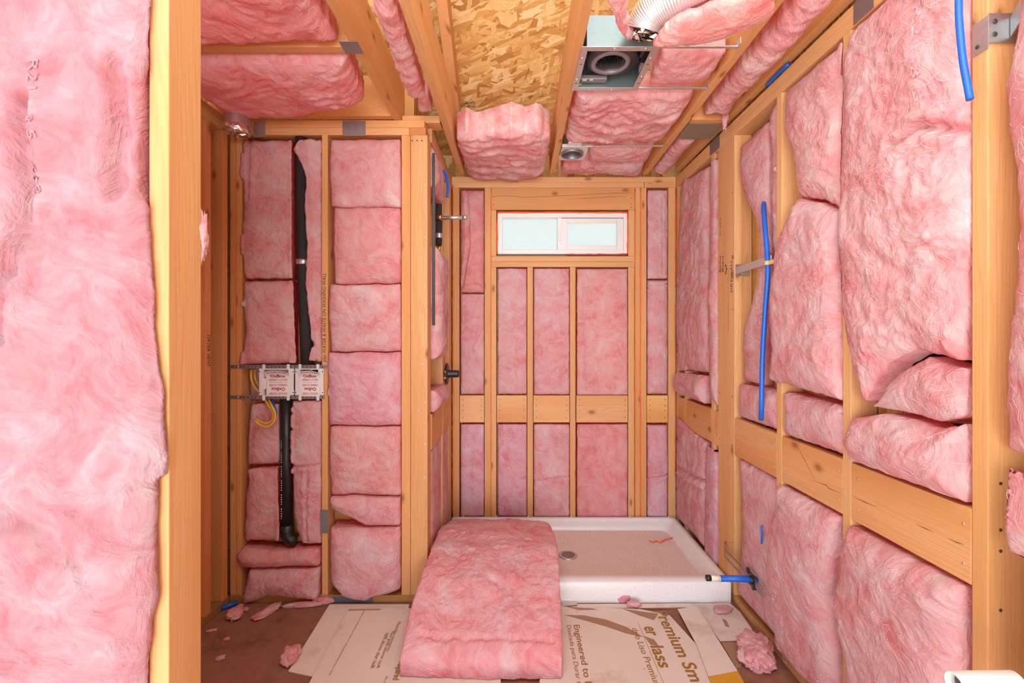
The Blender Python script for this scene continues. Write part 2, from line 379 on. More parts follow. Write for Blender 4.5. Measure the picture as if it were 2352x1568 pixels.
def batt(label, fr, Lp, Rp, Tp, Bp, thick=0.075, d0=0.0, bulge=0.025, lump=0.011, bay=None, res=0.009, creases=(), texts=(), col=(1,1,1), name='insulation_batt',
         group='pink insulation batts pressed between the framing', rag=0.006, px=True, cat='insulation', depth_fn=None, stretch=None, fuzz=1800, seam=0.0, soft=0.010):
    """a soft fibreglass batt. Lp, Rp, Tp, Bp: its four edges as polylines (pixels of the photo on the plane of frame fr, or metres in it). bay: (a0, a1, b0, b1), the cavity its back is squeezed into"""
    _seed[0] += 1; sd = _seed[0]*3.173
    cv = (lambda P: np.array([fr.conv(p) for p in P])) if px else (lambda P: np.array(P, float))
    Lq, Rq, Tq, Bq = cv(Lp), cv(Rp), cv(Tp), cv(Bp)
    if len(Lq) == 1: Lq = np.vstack([Lq, Lq+(0, 1e-4)])
    if len(Rq) == 1: Rq = np.vstack([Rq, Rq+(0, 1e-4)])
    Lq = Lq[np.argsort(Lq[:, 1])]; Rq = Rq[np.argsort(Rq[:, 1])]
    def edge(P, u):
        P = P[np.argsort(P[:, 0])]
        if len(P) == 1 or P[-1, 0]-P[0, 0] < 1e-6: return np.full_like(u, P[0, 1])
        return np.interp(u, (P[:, 0]-P[0, 0])/(P[-1, 0]-P[0, 0]), P[:, 1])
    W_ = max(np.ptp(np.concatenate([Lq[:, 0], Rq[:, 0]])), 0.02); H_ = max(np.ptp(np.concatenate([Tq[:, 1], Bq[:, 1]])), 0.02)
    nu, nv = int(np.clip(W_/res, 5, 130)), int(np.clip(H_/res, 5, 320))
    u, v = np.meshgrid(np.linspace(0, 1, nu+1), np.linspace(0, 1, nv+1))       # rows: v
    Bm, Tm = edge(Bq, u), edge(Tq, u)
    ua = u + 0.0
    jt = lambda t, k: np.maximum(0, 0.25+0.75*pn(t*22, sd+k))*rag + (0.5+0.5*pn(t*75, sd+k+9))*rag*0.4
    au = Bq[:, 0].min() + u*W_
    Tm = Tm - jt(u*W_, 1) + seam*pn(au*9, Tm.mean()*2, 3.3); Bm = Bm + jt(u*W_, 2) + seam*pn(au*9, Bm.mean()*2, 3.3)
    b = Bm + (Tm-Bm)*v
    La = np.interp(b, Lq[:, 1], Lq[:, 0]) + jt(b, 3); La = La + 0.35*rag*(1+pn(b*7, sd+21)); Ra = np.interp(b, Rq[:, 1], Rq[:, 0]) - jt(b, 4)
    ev = np.minimum(b-Bm, Tm-b); rc = 0.5*soft*np.exp(-ev/(soft*.6)) if soft else 0*b; La = La+rc; Ra = Ra-rc
    a = La + (Ra-La)*u
    e = np.minimum(np.minimum(a-La, Ra-a), np.minimum(b-Bm, Tm-b)); e = np.maximum(e, 0)
    wx = pn(a*4+sd, b*4, sd)*0.07; wy = pn(a*4, b*4+sd, sd+5)*0.07
    th = (sd*1.7) % 3.14 if stretch is None else stretch
    p = (a+wx)*math.cos(th)+(b+wy)*math.sin(th); q = (-(a+wx)*math.sin(th)+(b+wy)*math.cos(th))*1.7
    p = p*1.0
    d = d0 - bulge*0.2 - 0.004*np.exp(-e/0.004) + bulge*0.85*(1-np.exp(-e/0.03)) + lump*0.8*pn(a*5, b*5, sd)
    amp = 0.25+0.75*(1-np.exp(-e/0.018))
    fl = lump*(0.75*(np.abs(pn(p*8, q*8, sd+1))-0.3) + 0.42*(np.abs(pn(p*21, q*21, sd+2))-0.3) + 0.26*(np.abs(pn(p*46+wx*60, q*46, sd+3))-0.3) + 0.16*pn(a*95, b*95, sd))
    d = d + amp*fl
    if depth_fn: d = d + depth_fn(u, v)
    for pts, dep, wd in creases:
        P = cv(pts); dist = np.full(a.shape, 9.0)
        for (x0, y0), (x1, y1) in zip(P[:-1], P[1:]):
            dx, dy = x1-x0, y1-y0; t = np.clip(((a-x0)*dx+(b-y0)*dy)/(dx*dx+dy*dy+1e-9), 0, 1)
            dist = np.minimum(dist, np.hypot(a-x0-t*dx+0.006*pn(a*30, b*30, sd), b-y0-t*dy+0.008*pn(a*25, b*25, sd+4)))
        d = d - dep*np.exp(-(dist/wd)**2) + dep*0.35*np.exp(-((dist-wd*2.2)/(wd*1.6))**2)
    if bay:
        ca, cb = np.clip(a, bay[0]+0.002, bay[1]-0.002), np.clip(b, bay[2]+0.002, bay[3]-0.002)
        out = (np.abs(ca-a) > 1e-6) | (np.abs(cb-b) > 1e-6)
        sp = 0.014                                            # where it spills over the framing it lies on top of it
        over = ((La < bay[0]) & (a < bay[0]+sp)) | ((Ra > bay[1]) & (a > bay[1]-sp)) | ((Bm < bay[2]) & (b < bay[2]+sp)) | ((Tm > bay[3]) & (b > bay[3]-sp))
        d = np.where(over, np.maximum(d, 0.008+0.3*np.abs(fl)), d)
    else: ca, cb, out = a, b, np.zeros(a.shape, bool)
    n1, n2 = nv+1, nu+1
    ring = [(0, j) for j in range(n2)] + [(i, n2-1) for i in range(1, n1)] + [(n1-1, j) for j in range(n2-2, -1, -1)] + [(i, 0) for i in range(n1-2, 0, -1)]
    ri = np.array([r[0] for r in ring]); rj = np.array([r[1] for r in ring])
    front = fr.pt(a, b, d).reshape(-1, 3)
    r2 = fr.pt(ca[ri, rj], cb[ri, rj], np.minimum(d[ri, rj]-0.004, np.where(out[ri, rj], 0.003, 9)))
    back = -thick if d0 > -thick+0.02 else d0-0.03
    r3 = fr.pt(ca[ri, rj], cb[ri, rj], np.full(len(ring), back))
    nF = n1*n2; nR = len(ring)
    idx = np.arange(nF).reshape(n1, n2)
    fs = np.stack([idx[:-1, :-1], idx[:-1, 1:], idx[1:, 1:], idx[1:, :-1]], -1).reshape(-1, 4).tolist()
    fl_ = ri*n2+rj
    for k in range(nR):
        k2 = (k+1) % nR
        fs.append([fl_[k2], fl_[k], nF+k, nF+k2]); fs.append([nF+k2, nF+k, nF+nR+k, nF+nR+k2])
    mb = MB(); mb.v = np.vstack([front, r2, r3]).tolist(); mb.f = [tuple(int(i) for i in f) for f in fs]
    ro = {q: nF+nR+k for k, q in enumerate(ring)}            # back: strips from edge to edge
    for i in range(n1-1):
        lo_ = [ro[(0, j)] for j in range(n2)] if i == 0 else [ro[(i, 0)], ro[(i, n2-1)]]
        hi_ = [ro[(n1-1, j)] for j in range(n2)] if i == n1-2 else [ro[(i+1, 0)], ro[(i+1, n2-1)]]
        mb.f.append(tuple(hi_ + lo_[::-1]))
    mb.m = [0]*len(mb.f); mb.sm = [True]*len(mb.f)
    for (body, ta, tb, w, h, rt, up, mi) in texts:
        ta, tb = fr.conv((ta, tb)) if px else (ta, tb)
        def fn(x, y):
            A = ta+rt[0]*x+up[0]*y; B = tb+rt[1]*x+up[1]*y
            k = np.argmin((a-A)**2+(b-B)**2); return fr.pt(A, B, d.flat[k]+0.0025)
        mb.text(body, (0,0,0), (1,0,0), (0,1,0), w, h, 1, fn=fn)
    o = mb.build(name, [INS, FADEINK], col=col)
    tag(o, label, cat, group)
    if fuzz:
        rr = np.random.RandomState(_seed[0]); du, dv = W_/nu, H_/nv; n = int(W_*H_*fuzz)
        fi, fj = (.03+.94*rr.rand(n))*nv, (.03+.94*rr.rand(n))*nu
        A0, B0 = a[fi.astype(int), fj.astype(int)], b[fi.astype(int), fj.astype(int)]
        ang = th + 3.0*pn(A0*2.6, B0*2.6, sd+31) + rr.normal(0, .35, n); Ln = rr.uniform(.018, .06, n); kap = rr.normal(0, 1.1, n); h0 = rr.uniform(.0006, .0032, n)
        w0 = rr.uniform(.0003, .0008, n)
        G = front.reshape(n1, n2, 3); V_ = []
        for q in range(5):
            t = q/4.0; gi, gj = np.clip(fi, 0, nv-1e-6), np.clip(fj, 0, nu-1e-6); i0, j0 = gi.astype(int), gj.astype(int); x, y = (gj-j0)[:, None], (gi-i0)[:, None]
            P = (G[i0, j0]*(1-x)+G[i0, j0+1]*x)*(1-y) + (G[i0+1, j0]*(1-x)+G[i0+1, j0+1]*x)*y
            nn = h0*(.35+math.sin(math.pi*min(1, t+.1)))
            P = P + nn[:, None]*fr_n(fr)
            sw = (w0*(1-abs(2*t-1)**2*.92))[:, None]; sv = np.cos(ang)[:, None]*fr_v(fr) - np.sin(ang)[:, None]*fr_u(fr)
            V_.append(P-sv*sw); V_.append(P+sv*sw)
            fj = fj + np.cos(ang)*Ln/4/du; fi = fi + np.sin(ang)*Ln/4/dv; ang = ang + kap/4
        V_ = np.stack(V_, 1); m = len(V_); fb = np.array([[2*q, 2*q+1, 2*q+3, 2*q+2] for q in range(4)])
        mf = MB(); mf.v = V_.reshape(-1, 3).tolist(); mf.f = [tuple(r) for r in (np.arange(m)[:, None, None]*10+fb[None]).reshape(-1, 4).tolist()]; mf.m = [0]*len(mf.f); mf.sm = [True]*len(mf.f)
        fz_ = mf.build('fibre_fuzz', INSF, o, col=col); fz_['kind'] = 'stuff'
    return o
def fr_u(fr): return getattr(fr, 'U', np.array((1.0, 0, 0)))
def fr_v(fr): return getattr(fr, 'V', np.array((0, 1.0, 0)))
def fr_n(fr): return getattr(fr, 'N', np.array((0, 0, 1.0)))
# ================================================================ the setting
YB, XR, XL, YP, XA = 3.167, 1.121, -0.442, 2.327, -1.459      # stud faces: back wall, right wall, shower's left wall, laundry wall, alcove side wall
T1, T2, T3 = 2.391, 2.429, 2.467                              # heights of the double top plates
YN = 0.86                                                     # nearest partition
mb = MB(); mb.box(-1.7, 1.3, 1.0, 3.6, -0.03, 0.0); struct(mb.build('floor', SUBFLOOR))
mb = MB(); mb.box(-14, 14, -18, 0.9995, -0.06, -0.005); mb.box(-14, -1.7, 1.0, 8, -0.06, -0.005); mb.box(1.3, 14, 1.0, 8, -0.06, -0.005); struct(mb.build('ground', CONCRETE))  # unseen pale slab, added to bounce sunlight up to the ceiling
mb = MB()                                                     # sheathing behind the back wall, open at the window
wx0, wx1, wz0, wz1 = PX(1141, YB), PX(1443, YB), PZ(586, YB), PZ(487, YB)
for b in ((-1.6, wx0, 0, 2.75), (wx1, 1.25, 0, 2.75), (wx0, wx1, 0, wz0), (wx0, wx1, wz1, 2.75)): mb.box(b[0], b[1], 3.262, 3.275, b[2], b[3])
struct(mb.build('wall_back', OSB))
mb = MB(); mb.box(1.216, 1.23, -1.2, 3.26, 0, 2.72); mb.add([(1.216, .62, 2.72), (1.216, 3.26, 2.72), (1.216, .62, 4.28), (1.23, .62, 2.72), (1.23, 3.26, 2.72), (1.23, .62, 4.28)], [(0, 2, 1), (3, 4, 5), (0, 1, 4, 3), (1, 2, 5, 4), (2, 0, 3, 5)]); struct(mb.build('wall_right', OSB))  # unseen gable triangle added above the sheathing to stop a sun leak
mb = MB(); mb.box(-1.575, -1.56, 0.96, 3.26, 0, 2.75); struct(mb.build('wall_left', OSB, col=(0.9, 0.75, 0.7)))
mb = MB(); mb.box(-1.56, -0.55, 2.425, 2.437, 0, 2.75); mb.box(-0.55, -0.538, 2.425, 3.26, 0, 2.75); struct(mb.build('wall_laundry', OSB, col=(0.9, 0.75, 0.7)))
def roof_z(y): return 2.845-0.62*(y-2.95)
mb = MB(); x0, x1 = -1.6, 1.26; yf_ = 0.62
mb.hexa([(x0,yf_,roof_z(yf_)),(x1,yf_,roof_z(yf_)),(x1,3.3,roof_z(3.3)),(x0,3.3,roof_z(3.3)),(x0,yf_,roof_z(yf_)+.02),(x1,yf_,roof_z(yf_)+.02),(x1,3.3,roof_z(3.3)+.02),(x0,3.3,roof_z(3.3)+.02)])
# grade stamp printed on the roof sheathing, upside down
def roof_pt(px, py, off=-0.004):
    k = (CY-py)/F; y = (1.47+0.62*2.95)/(k+0.62)             # eye + k*y = roof_z(y)
    return Vector(((px-CX)*y/F, y, roof_z(y)+off))
for body, px, py, h in (('RATED', 1077, 234, 0.016), ('PRODUCT', 1076, 243, 0.014)):
    mb.text(body, roof_pt(px, py), Vector((-1, 0, 0)), Vector((0, 0.85, -0.527)), None, h, 1)
roof_o = struct(mb.build('ceiling', [OSB, INK]))

# ================================================================ back wall framing
D = 0.089
gB, gR, gP, gL = 'studs of the back wall', 'studs of the wall along the blue pipe', 'studs of the laundry wall', 'studs of the shower side wall'
def bx(p0, p1): return PX(p0, YB), PX(p1, YB)
def bstud(name, p0, p1, z0, z1, label, col=(1,1,1), cat='stud'):
    a, b = bx(p0, p1); return beam(name, a+.0004, b-.0004, YB, YB+D, z0+.0005, z1-.0005, 'z', label, cat, gB, col)
beam('top_plate', XL+.001, XR-.001, YB, YB+D, T2, T3-.0005, 'x', 'upper of the two pine plates capping the back wall over the window', 'wall plate', 'top plates', (1.02, 1.0, 1.0))
beam('top_plate', XL+.001, PX(1479, YB), YB-.001, YB+D, T1, T2-.0005, 'x', 'lower pine plate capping the back wall, directly on the window header', 'wall plate', 'top plates', (1.05, 1.05, 1.08))
beam('top_plate', PX(1480, YB), XR-.001, YB-.001, YB+D, T1, T2-.0005, 'x', 'short plate end in the back wall corner near the grey ceiling board', 'wall plate', 'top plates', (1.0, 1.0, 1.05),
     nails=[(PX(1492, YB), YB-.001, 2.42, (0,-1,0)), (PX(1510, YB), YB-.001, 2.425, (0,-1,0))])
beam('bottom_plate', XL+.001, XR-.001, YB, YB+D, 0.001, 0.038, 'x', 'pine bottom plate of the back wall hidden behind the shower pan', 'wall plate', 'bottom plates')
ZB = 0.0385
zs_t, zs_m, zs_b = PZ(588, YB), PZ(600.5, YB), PZ(613, YB)
zh = PZ(482, YB)
bstud('stud', 1040, 1055, ZB, T1, 'corner stud of the back wall beside the shower head pipe', (0.97, 0.92, 0.88))
bstud('king_stud', 1113, 1127.6, ZB, T1, 'full-height king stud at the white window on the shower head side', (1.0, 0.98, 0.96))
bstud('trimmer_stud', 1128, 1140, zs_t, zh, 'short trimmer stud between window and king stud on the shower head side', (1.02, 1.02, 1.0))
bstud('cripple_stud', 1128, 1140, ZB, zs_b, 'cripple stud under the window sill end nearest the shower head', (1.03, 1.02, 1.0))
bstud('cripple_stud', 1211, 1224, ZB, zs_b, 'thin stud below the window, first inward from the shower head end', (1.03, 1.03, 1.03))
bstud('cripple_stud', 1309, 1322, ZB, zs_b, 'knotty thin stud below the middle of the window', (0.98, 0.93, 0.88))
bstud('cripple_stud', 1443, 1457, ZB, zs_b, 'cripple stud under the window sill end nearest the blue pipe wall', (1.0, 0.98, 0.95))
bstud('trimmer_stud', 1443, 1457.6, zs_t, zh, 'short trimmer stud between window and king stud on the blue pipe side', (1.0, 1.0, 0.97))
bstud('king_stud', 1458, 1470.5, ZB, T1, 'king stud with two orange caulk lines beside the window', (1.0, 0.95, 0.9))
bstud('king_stud', 1471.5, 1485, ZB, T1, 'outer king stud beside the narrow insulated bay near the blue pipe wall', (0.98, 0.93, 0.86))
bstud('stud', 1535, 1552.5, ZB, T1, 'corner stud of the back wall with an orange caulk line, near the blue pipe wall', (1.0, 0.98, 0.95))
a, b = bx(1128, 1457.6)
beam('window_header', a, b, YB, YB+D, zh+.0005, T1-.0005, 'x', 'deep fir header beam over the white window', 'header', None, (0.98, 0.92, 0.86),
     cracks=[[(PX(x, YB), YB, PZ(y, YB)) for x, y in ((1130, 450), (1170, 449), (1200, 453), (1240, 452), (1300, 449), (1360, 446), (1420, 443), (1456, 444))], [(PX(x, YB), YB, PZ(y, YB)) for x, y in ((1300, 458), (1350, 455), (1400, 452), (1440, 451))]],
     nails=[(PX(x, YB), YB, PZ(y, YB), (0,-1,0)) for x, y in ((1450, 455), (1449, 468), (1451, 476), (1133, 452), (1134, 470))])
beam('sill_plate', a, b, YB-.001, YB+D, zs_m+.0005, zs_t-.0005, 'x', 'upper of the two boards forming the rough window sill', 'sill board', 'boards of the rough window sill', (1.02, 1.02, 1.0))
beam('sill_plate', a, b, YB, YB+D, zs_b, zs_m, 'x', 'lower of the two boards forming the rough window sill', 'sill board', 'boards of the rough window sill', (1.0, 0.97, 0.93))
gK = 'blocking boards at waist height'
for p0, p1, lb, c in ((1056, 1112, 'blocking board nailed beside the corner stud next to the shower head', (1.12, 1.12, 1.2)), (1141, 1210, 'blocking board with two knots near its top edge, under the window', (1.1, 1.08, 1.12)),
                      (1225, 1308, 'pale blocking board in the middle bay under the window', (1.1, 1.08, 1.1)), (1324, 1442, 'longest blocking board of the back wall, with an orange grain streak', (1.02, 0.95, 0.9)),
                      (1486, 1534, 'yellowish short blocking board in the narrow bay near the blue pipe wall', (1.1, 1.06, 0.86))):
    a, b = bx(p0, p1); nl = [(x, YB+.001, z, (0,-1,0)) for x in (a+.022, b-.02) for z in (0.79, 0.84, 0.875, 0.915)]
    beam('blocking_board', a, b, YB+.001, YB+.039, 0.757, 0.945, 'x', lb, 'blocking board', gK, c, nails=nl)
# ================================================================ right wall framing (stud faces on x = XR)
def rstud(y0, y1, label, x1=XR+D, x0=XR, z0=ZB, z1=T1, col=(1,1,1), name='stud', nails=(), texts=()):
    return beam(name, x0, x1, y0+.0004, y1-.0004, z0+.0005, z1-.0005, 'z', label, 'stud', gR, col, nails=nails, texts=texts)
rstud(3.128, 3.166, 'corner stud of the blue pipe wall, touching the back wall', col=(1, .97, .93))
rstud(2.980, 3.015, 'slim stud over the shower pan nearest the back corner of the blue pipe wall', col=(1.05, 1.05, 1.0))
rstud(2.560, 2.598, 'stud half covered by torn pink fluff beside the wide handwritten board', col=(1.05, 1.05, 1.0))
ND = (-1, 0, 0)
def RZ(px, py): return CZ-(py-CY)*(F*XR/(px-CX))/F
ry = lambda px: F*XR/(px-CX)
hand = [dict(body='DRYWALL', o=(XR-.0006, ry(1680), RZ(1680, 634)), right=(0,0,1), up=(0,1,0), w=0.17, h=0.022, shear=0.15),
        dict(body='Backer', o=(XR-.0006, ry(1654), RZ(1654, 605)), right=(0,0,1), up=(0,1,0), w=0.10, h=0.022, shear=0.3),
        dict(body='Board', o=(XR-.0006, ry(1660), RZ(1660, 606)), right=(0,0,1), up=(0,1,0), w=0.09, h=0.022, shear=0.3),
        dict(body='for siding', o=(XR-.0006, ry(1655), RZ(1655, 520)), right=(0,0,1), up=(0,1,0), w=0.10, h=0.018, shear=0.3),
        dict(body='}', o=(XR-.0006, ry(1668), RZ(1668, 618)), right=(0,-1,0), up=(0,0,1), w=0.03, h=0.05),
        dict(body='A', o=(XR-.0006, ry(1683), RZ(1683, 590)), right=(0,-1,0), up=(0,0,1), w=0.03, h=0.022),
        dict(body='|', o=(XR-.0006, ry(1673), RZ(1673, 690)), right=(0,-1,0), up=(0,0,1), w=0.0022, h=0.34)]
beam('wide_stud', XR, XR+.038, 2.324, 2.508, ZB, T1-.0005, 'z', 'wide upright board with handwriting at the front corner of the shower pan', 'stud', gR, (1.06, 1.05, 1.0), texts=hand,
     nails=[(XR, y, z, ND) for z in (0.3, 0.8, 1.05, 1.5, 2.1) for y in (2.345, 2.49)])
rstud(2.324, 2.362, 'orange stud side behind the wide handwritten board, holding the pipe bracket', x0=XR+.0385, col=(0.98, 0.9, 0.8))
rstud(1.912, 1.950, 'pale stud with a dark stained side, second behind the near wooden post', col=(1.12, 1.14, 1.12))
rstud(1.518, 1.557, 'stud with a dark knot at the middle of the long waist-height blocking', col=(1.05, 1.04, 1.0))
rstud(1.078, 1.117, 'tall yellowish stud carrying the metal bracket near the photographer', col=(1.0, .93, .8), nails=[(1.15, 1.078, z, (0,-1,0), 0.004) for z in (0.72, 0.86, 0.91, 1.02)])
rstud(0.68, 0.718, 'stud of the blue pipe wall nearest the photographer, past the metal bracket')
beam('bottom_plate', XR, XR+D, -1.1, 3.166, 0.001, 0.038, 'y', 'bottom plate under the wall with the blue pipe', 'wall plate', 'bottom plates', (0.8, .75, .65))
beam('top_plate', XR, XR+D, -1.1, 3.166, T1, T2-.0005, 'y', 'lower plate capping the wall with the blue pipe', 'wall plate', 'top plates', (1.03, 1.0, .97))
beam('top_plate', XR, XR+D, -1.1, 3.166, T2, T3-.0005, 'y', 'upper plate capping the wall with the blue pipe, below a dark gap', 'wall plate', 'top plates', (1.06, 1.05, 1.0))
for y0, y1, lb, c in ((3.016, 3.127, 'tiny blocking piece in the shower corner at the blue pipe wall', (.95, .86, .78)), (2.599, 2.979, 'blocking board of the blue pipe wall above the shower pan', (.95, .84, .75)), (2.509, 2.559, 'narrow pale blocking piece next to the wide handwritten board', (1.1, 1.05, .95)),
                      (1.951, 2.323, 'blocking board crossed by the blue pipe', (1.0, .9, .82)), (1.558, 1.911, 'cracked blocking board between the pale stud and the knotty stud', (1.02, .93, .85)), (1.118, 1.517, 'large cracked blocking board meeting the tall yellowish stud', (1.02, .92, .82))):
    beam('blocking_board', XR, XR+.038, y0, y1, 0.757, 0.945, 'y', lb, 'blocking board', gK, c, nails=[(XR, y, z, ND, .0035, 1) for y in (y0+.02, y1-.03) for z in (.80, .90)] if y1-y0 > .2 else (),
         cracks=[[(XR, F*XR/(px-CX), CZ-(py-CY)*XR/(px-CX)) for px, py in q] for q in {1.558: [((1870, 1104), (1898, 1114), (1905, 1122), (1930, 1131)), ((1833, 1028), (1845, 1050), (1872, 1103))], 1.118: [((1958, 1140), (1985, 1152), (2012, 1164)), ((2105, 1204), (2125, 1213), (2145, 1222)), ((2178, 1236), (2200, 1246), (2214, 1250))]}.get(y0, ())])
# ================================================================ shower side wall (faces on x = XL, seen almost edge-on)
def lstud(y0, y1, label, col=(1,1,1), x0=XL-D): return beam('stud', x0, XL, y0+.0004, y1-.0004, ZB, T1-.0005, 'z', label, 'stud', gL, col)
lstud(2.770, 2.808, 'stud behind the shower valve in the shower side wall', (1, .98, .93))
lstud(3.128, 3.166, 'last stud of the shower side wall, orange caulk on its corner', (.95, .85, .78))
lstud(3.06, 3.098, 'stud beside the orange caulked corner in the shower side wall', (1, .95, .88))
beam('bottom_plate', XL-D, XL, YP+.091, 3.166, 0.001, 0.038, 'y', 'bottom plate of the shower side wall', 'wall plate', 'bottom plates')
beam('top_plate', XL-D, XL, YP+.091, 3.166, T1, T2-.0005, 'y', 'lower plate capping the shower side wall', 'wall plate', 'top plates', (1, .95, .9))
beam('top_plate', XL-D, XL, YP+.091, 3.166, T2, T3-.0005, 'y', 'upper plate capping the shower side wall', 'wall plate', 'top plates', (.95, .9, .85))
beam('blocking_board', XL-.039, XL-.001, 2.83, 3.058, 0.757, 0.945, 'y', 'blocking board of the shower side wall below the black valve', 'blocking board', gK, (.95, .82, .75))
beam('blocking_board', XL-.039, XL-.001, 2.42, 2.768, 0.757, 0.945, 'y', 'blocking board of the shower side wall next to the laundry wall post', 'blocking board', gK, (.95, .82, .75))
# ================================================================ laundry wall framing (faces on y = YP)
def px_(p0, p1): return PX(p0, YP), PX(p1, YP)
def pstud(p0, p1, label, col=(1,1,1), d=D, y0=YP, nails=(), texts=(), name='stud', z1=T1):
    a, b = px_(p0, p1); return beam(name, a+.0004, b-.0004, y0, y0+d, ZB, z1-.0005, 'z', label, 'stud', gP, col, nails=nails, texts=texts)
pstud(528, 541.6, 'inner corner stud of the laundry alcove, touching the alcove side wall', (.95, .8, .7))
pstud(542, 555, 'second corner stud of the laundry alcove, next to the drain pipe bay', (.95, .84, .72))
pstud(739, 753, 'middle stud of the laundry wall with a handwritten line', (1.06, 1.02, .95),
      texts=[dict(body='plan WATER & WASTE ON WASHING WALL', o=(PX(746, YP), YP-.0006, PZ(729, YP)), right=(0,0,1), up=(-1,0,0), w=0.455, h=0.024, shear=0.1)])
pstud(922, 942.5, 'narrow post board at the open end of the laundry wall', (1.0, .9, .8))
pstud(943, 982, 'wide nailed post board at the open end of the laundry wall', (.95, .90, .84), nails=[(PX(px, YP), YP, PZ(py, YP), (0,-1,0), .004, 1) for px, py in ((975, 425), (976, 545), (976, 658), (972, 790), (970, 836), (975, 924), (961, 944), (975, 972), (977, 1019), (976, 1095), (974, 1204), (973, 1275))]
      + [(PX(px, YP), YP, PZ(323, YP), (0,-1,0), .004) for px in (947, 958, 969)])
a, b = px_(528, 940)
beam('top_plate', a, b, YP, YP+D, T1, T2-.0005, 'x', 'lower plate capping the laundry wall, with metal nail plates', 'wall plate', 'top plates', (1.0, .93, .85))
a, b = px_(528, 975)
beam('top_plate', a, b, YP, YP+D, T2, T3-.0005, 'x', 'upper plate capping the laundry wall', 'wall plate', 'top plates', (1.05, .98, .9))
a, b = px_(940.5, 978)
beam('plate_end', a, b, YP, YP+D, T1, T2-.0005, 'y', 'sawn end of the shower side wall plate showing growth rings', 'wall plate', 'top plates', (.85, .62, .5))
a, b = px_(528, 982)
beam('bottom_plate', a, b, YP, YP+D, 0.001, 0.038, 'x', 'greenish treated bottom plate of the laundry wall', 'wall plate', 'bottom plates', (.62, .58, .40))
# ================================================================ alcove side wall (faces on x = XA)
gA = 'studs of the alcove side wall'
def astud(y0, y1, label, texts=(), col=(1,.78,.66)): return beam('stud', XA-D, XA, y0+.0004, y1-.0004, ZB, T1-.0005, 'z', label, 'stud', gA, col, texts=texts)  # reddish tint puts the alcove's red light into the stud colour
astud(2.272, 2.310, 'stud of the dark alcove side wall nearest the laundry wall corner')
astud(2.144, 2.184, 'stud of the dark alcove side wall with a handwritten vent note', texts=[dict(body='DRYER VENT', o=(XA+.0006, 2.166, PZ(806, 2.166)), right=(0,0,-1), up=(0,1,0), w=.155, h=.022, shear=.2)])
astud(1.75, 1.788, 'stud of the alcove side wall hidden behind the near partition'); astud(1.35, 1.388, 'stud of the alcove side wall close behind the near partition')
beam('bottom_plate', XA-D, XA, 0.96, 2.326, 0.001, 0.038, 'y', 'dark bottom plate along the alcove side wall', 'wall plate', 'bottom plates', (.5, .42, .3))
beam('top_plate', XA-D, XA, 0.96, 2.326, T1, T2-.0005, 'y', 'lower plate capping the alcove side wall', 'wall plate', 'top plates', (1, .9, .8))
beam('top_plate', XA-D, XA, 0.96, 2.326, T2, T3-.0005, 'y', 'upper plate capping the alcove side wall', 'wall plate', 'top plates', (1, .9, .8))
# ================================================================ nearest partition (faces on y = YN)
gN = 'studs of the nearest partition'
beam('stud', -.692, -.6545, YN, YN+.089, ZB, T1-.0005, 'z', 'nearest end post of the partition, beside the big foreground insulation', 'stud', gN, (.90, .84, .80))
beam('stud', -1.098, -1.06, YN, YN+.089, ZB, T1-.0005, 'z', 'stud edge at the photo border behind the big foreground insulation', 'stud', gN, (1.05, 1.0, .93))
beam('stud', -1.466, -1.428, YN, YN+.089, ZB, T1-.0005, 'z', 'stud of the nearest partition outside the photo', 'stud', gN)  # unseen, added to help close the alcove off from light
beam('bottom_plate', -1.548, -.6545, YN, YN+.089, .001, .038, 'x', 'bottom plate of the nearest partition', 'wall plate', 'bottom plates')
beam('top_plate', -1.548, -.6545, YN, YN+.089, T1, T3-.0005, 'x', 'top plate of the nearest partition above the photo', 'wall plate', 'top plates')
# ================================================================ ceiling framing
Z0, HJ = T3+.001, 0.233
gJ = 'ceiling joists'
beam('joist', -.622, -.588, 1.0, 3.12, Z0, Z0+HJ, 'y', 'deep joist between the alcove ceiling and the loose pink strip', 'joist', gJ, (1, .94, .86))
beam('joist', -.384, -.346, 1.0, 3.12, Z0, Z0+HJ, 'y', 'deep joist running over the shower side wall beside the bare strand board', 'joist', gJ, (1.02, .97, .92))
beam('joist', .216, .252, 1.0, 3.12, Z0, Z0+HJ, 'y', 'joist carrying the exhaust fan, next to the bare strand board', 'joist', gJ, (1.05, 1.0, .95), skew=.02)
beam('joist', .838, .876, 1.0, 3.12, Z0, Z0+HJ, 'y', 'joist between the exhaust fan bay and the wall with the blue pipe', 'joist', gJ, (1.05, 1.0, .9), skew=.035)
beam('rim_joist', 1.098, 1.136, 1.0, 3.12, T3+.024, T3+.26, 'y', 'edge joist running above the plates of the blue pipe wall', 'joist', gJ, (1.03, .98, .88))
mb = MB(); y0, y1 = 1.1, 2.90
zb = lambda y: 2.68-.62*(y-2.95)
mb.hexa([(-.402,y0,zb(y0)),(-.346,y0,zb(y0)),(-.346,y1,zb(y1)),(-.402,y1,zb(y1)),(-.402,y0,roof_z(y0)-.002),(-.346,y0,roof_z(y0)-.002),(-.346,y1,roof_z(y1)-.002),(-.402,y1,roof_z(y1)-.002)], 0, .002)
tag(mb.build('rafter', [WOOD['y']], col=(.95, .78, .68)), 'sloping reddish rafter under the roof beside the bare strand board', 'rafter')
gX = 'cross pieces of the alcove ceiling'
beam('cross_joist', -1.548, -.623, 1.735, 1.773, Z0, Z0+.14, 'x', 'cross joist between the two insulated bays of the alcove ceiling', 'joist', gX, (1, .85, .75))
beam('cross_joist', -1.548, -.623, 2.285, 2.323, Z0, Z0+.16, 'x', 'cross joist directly above the laundry wall plates', 'joist', gX, (1, .85, .75))
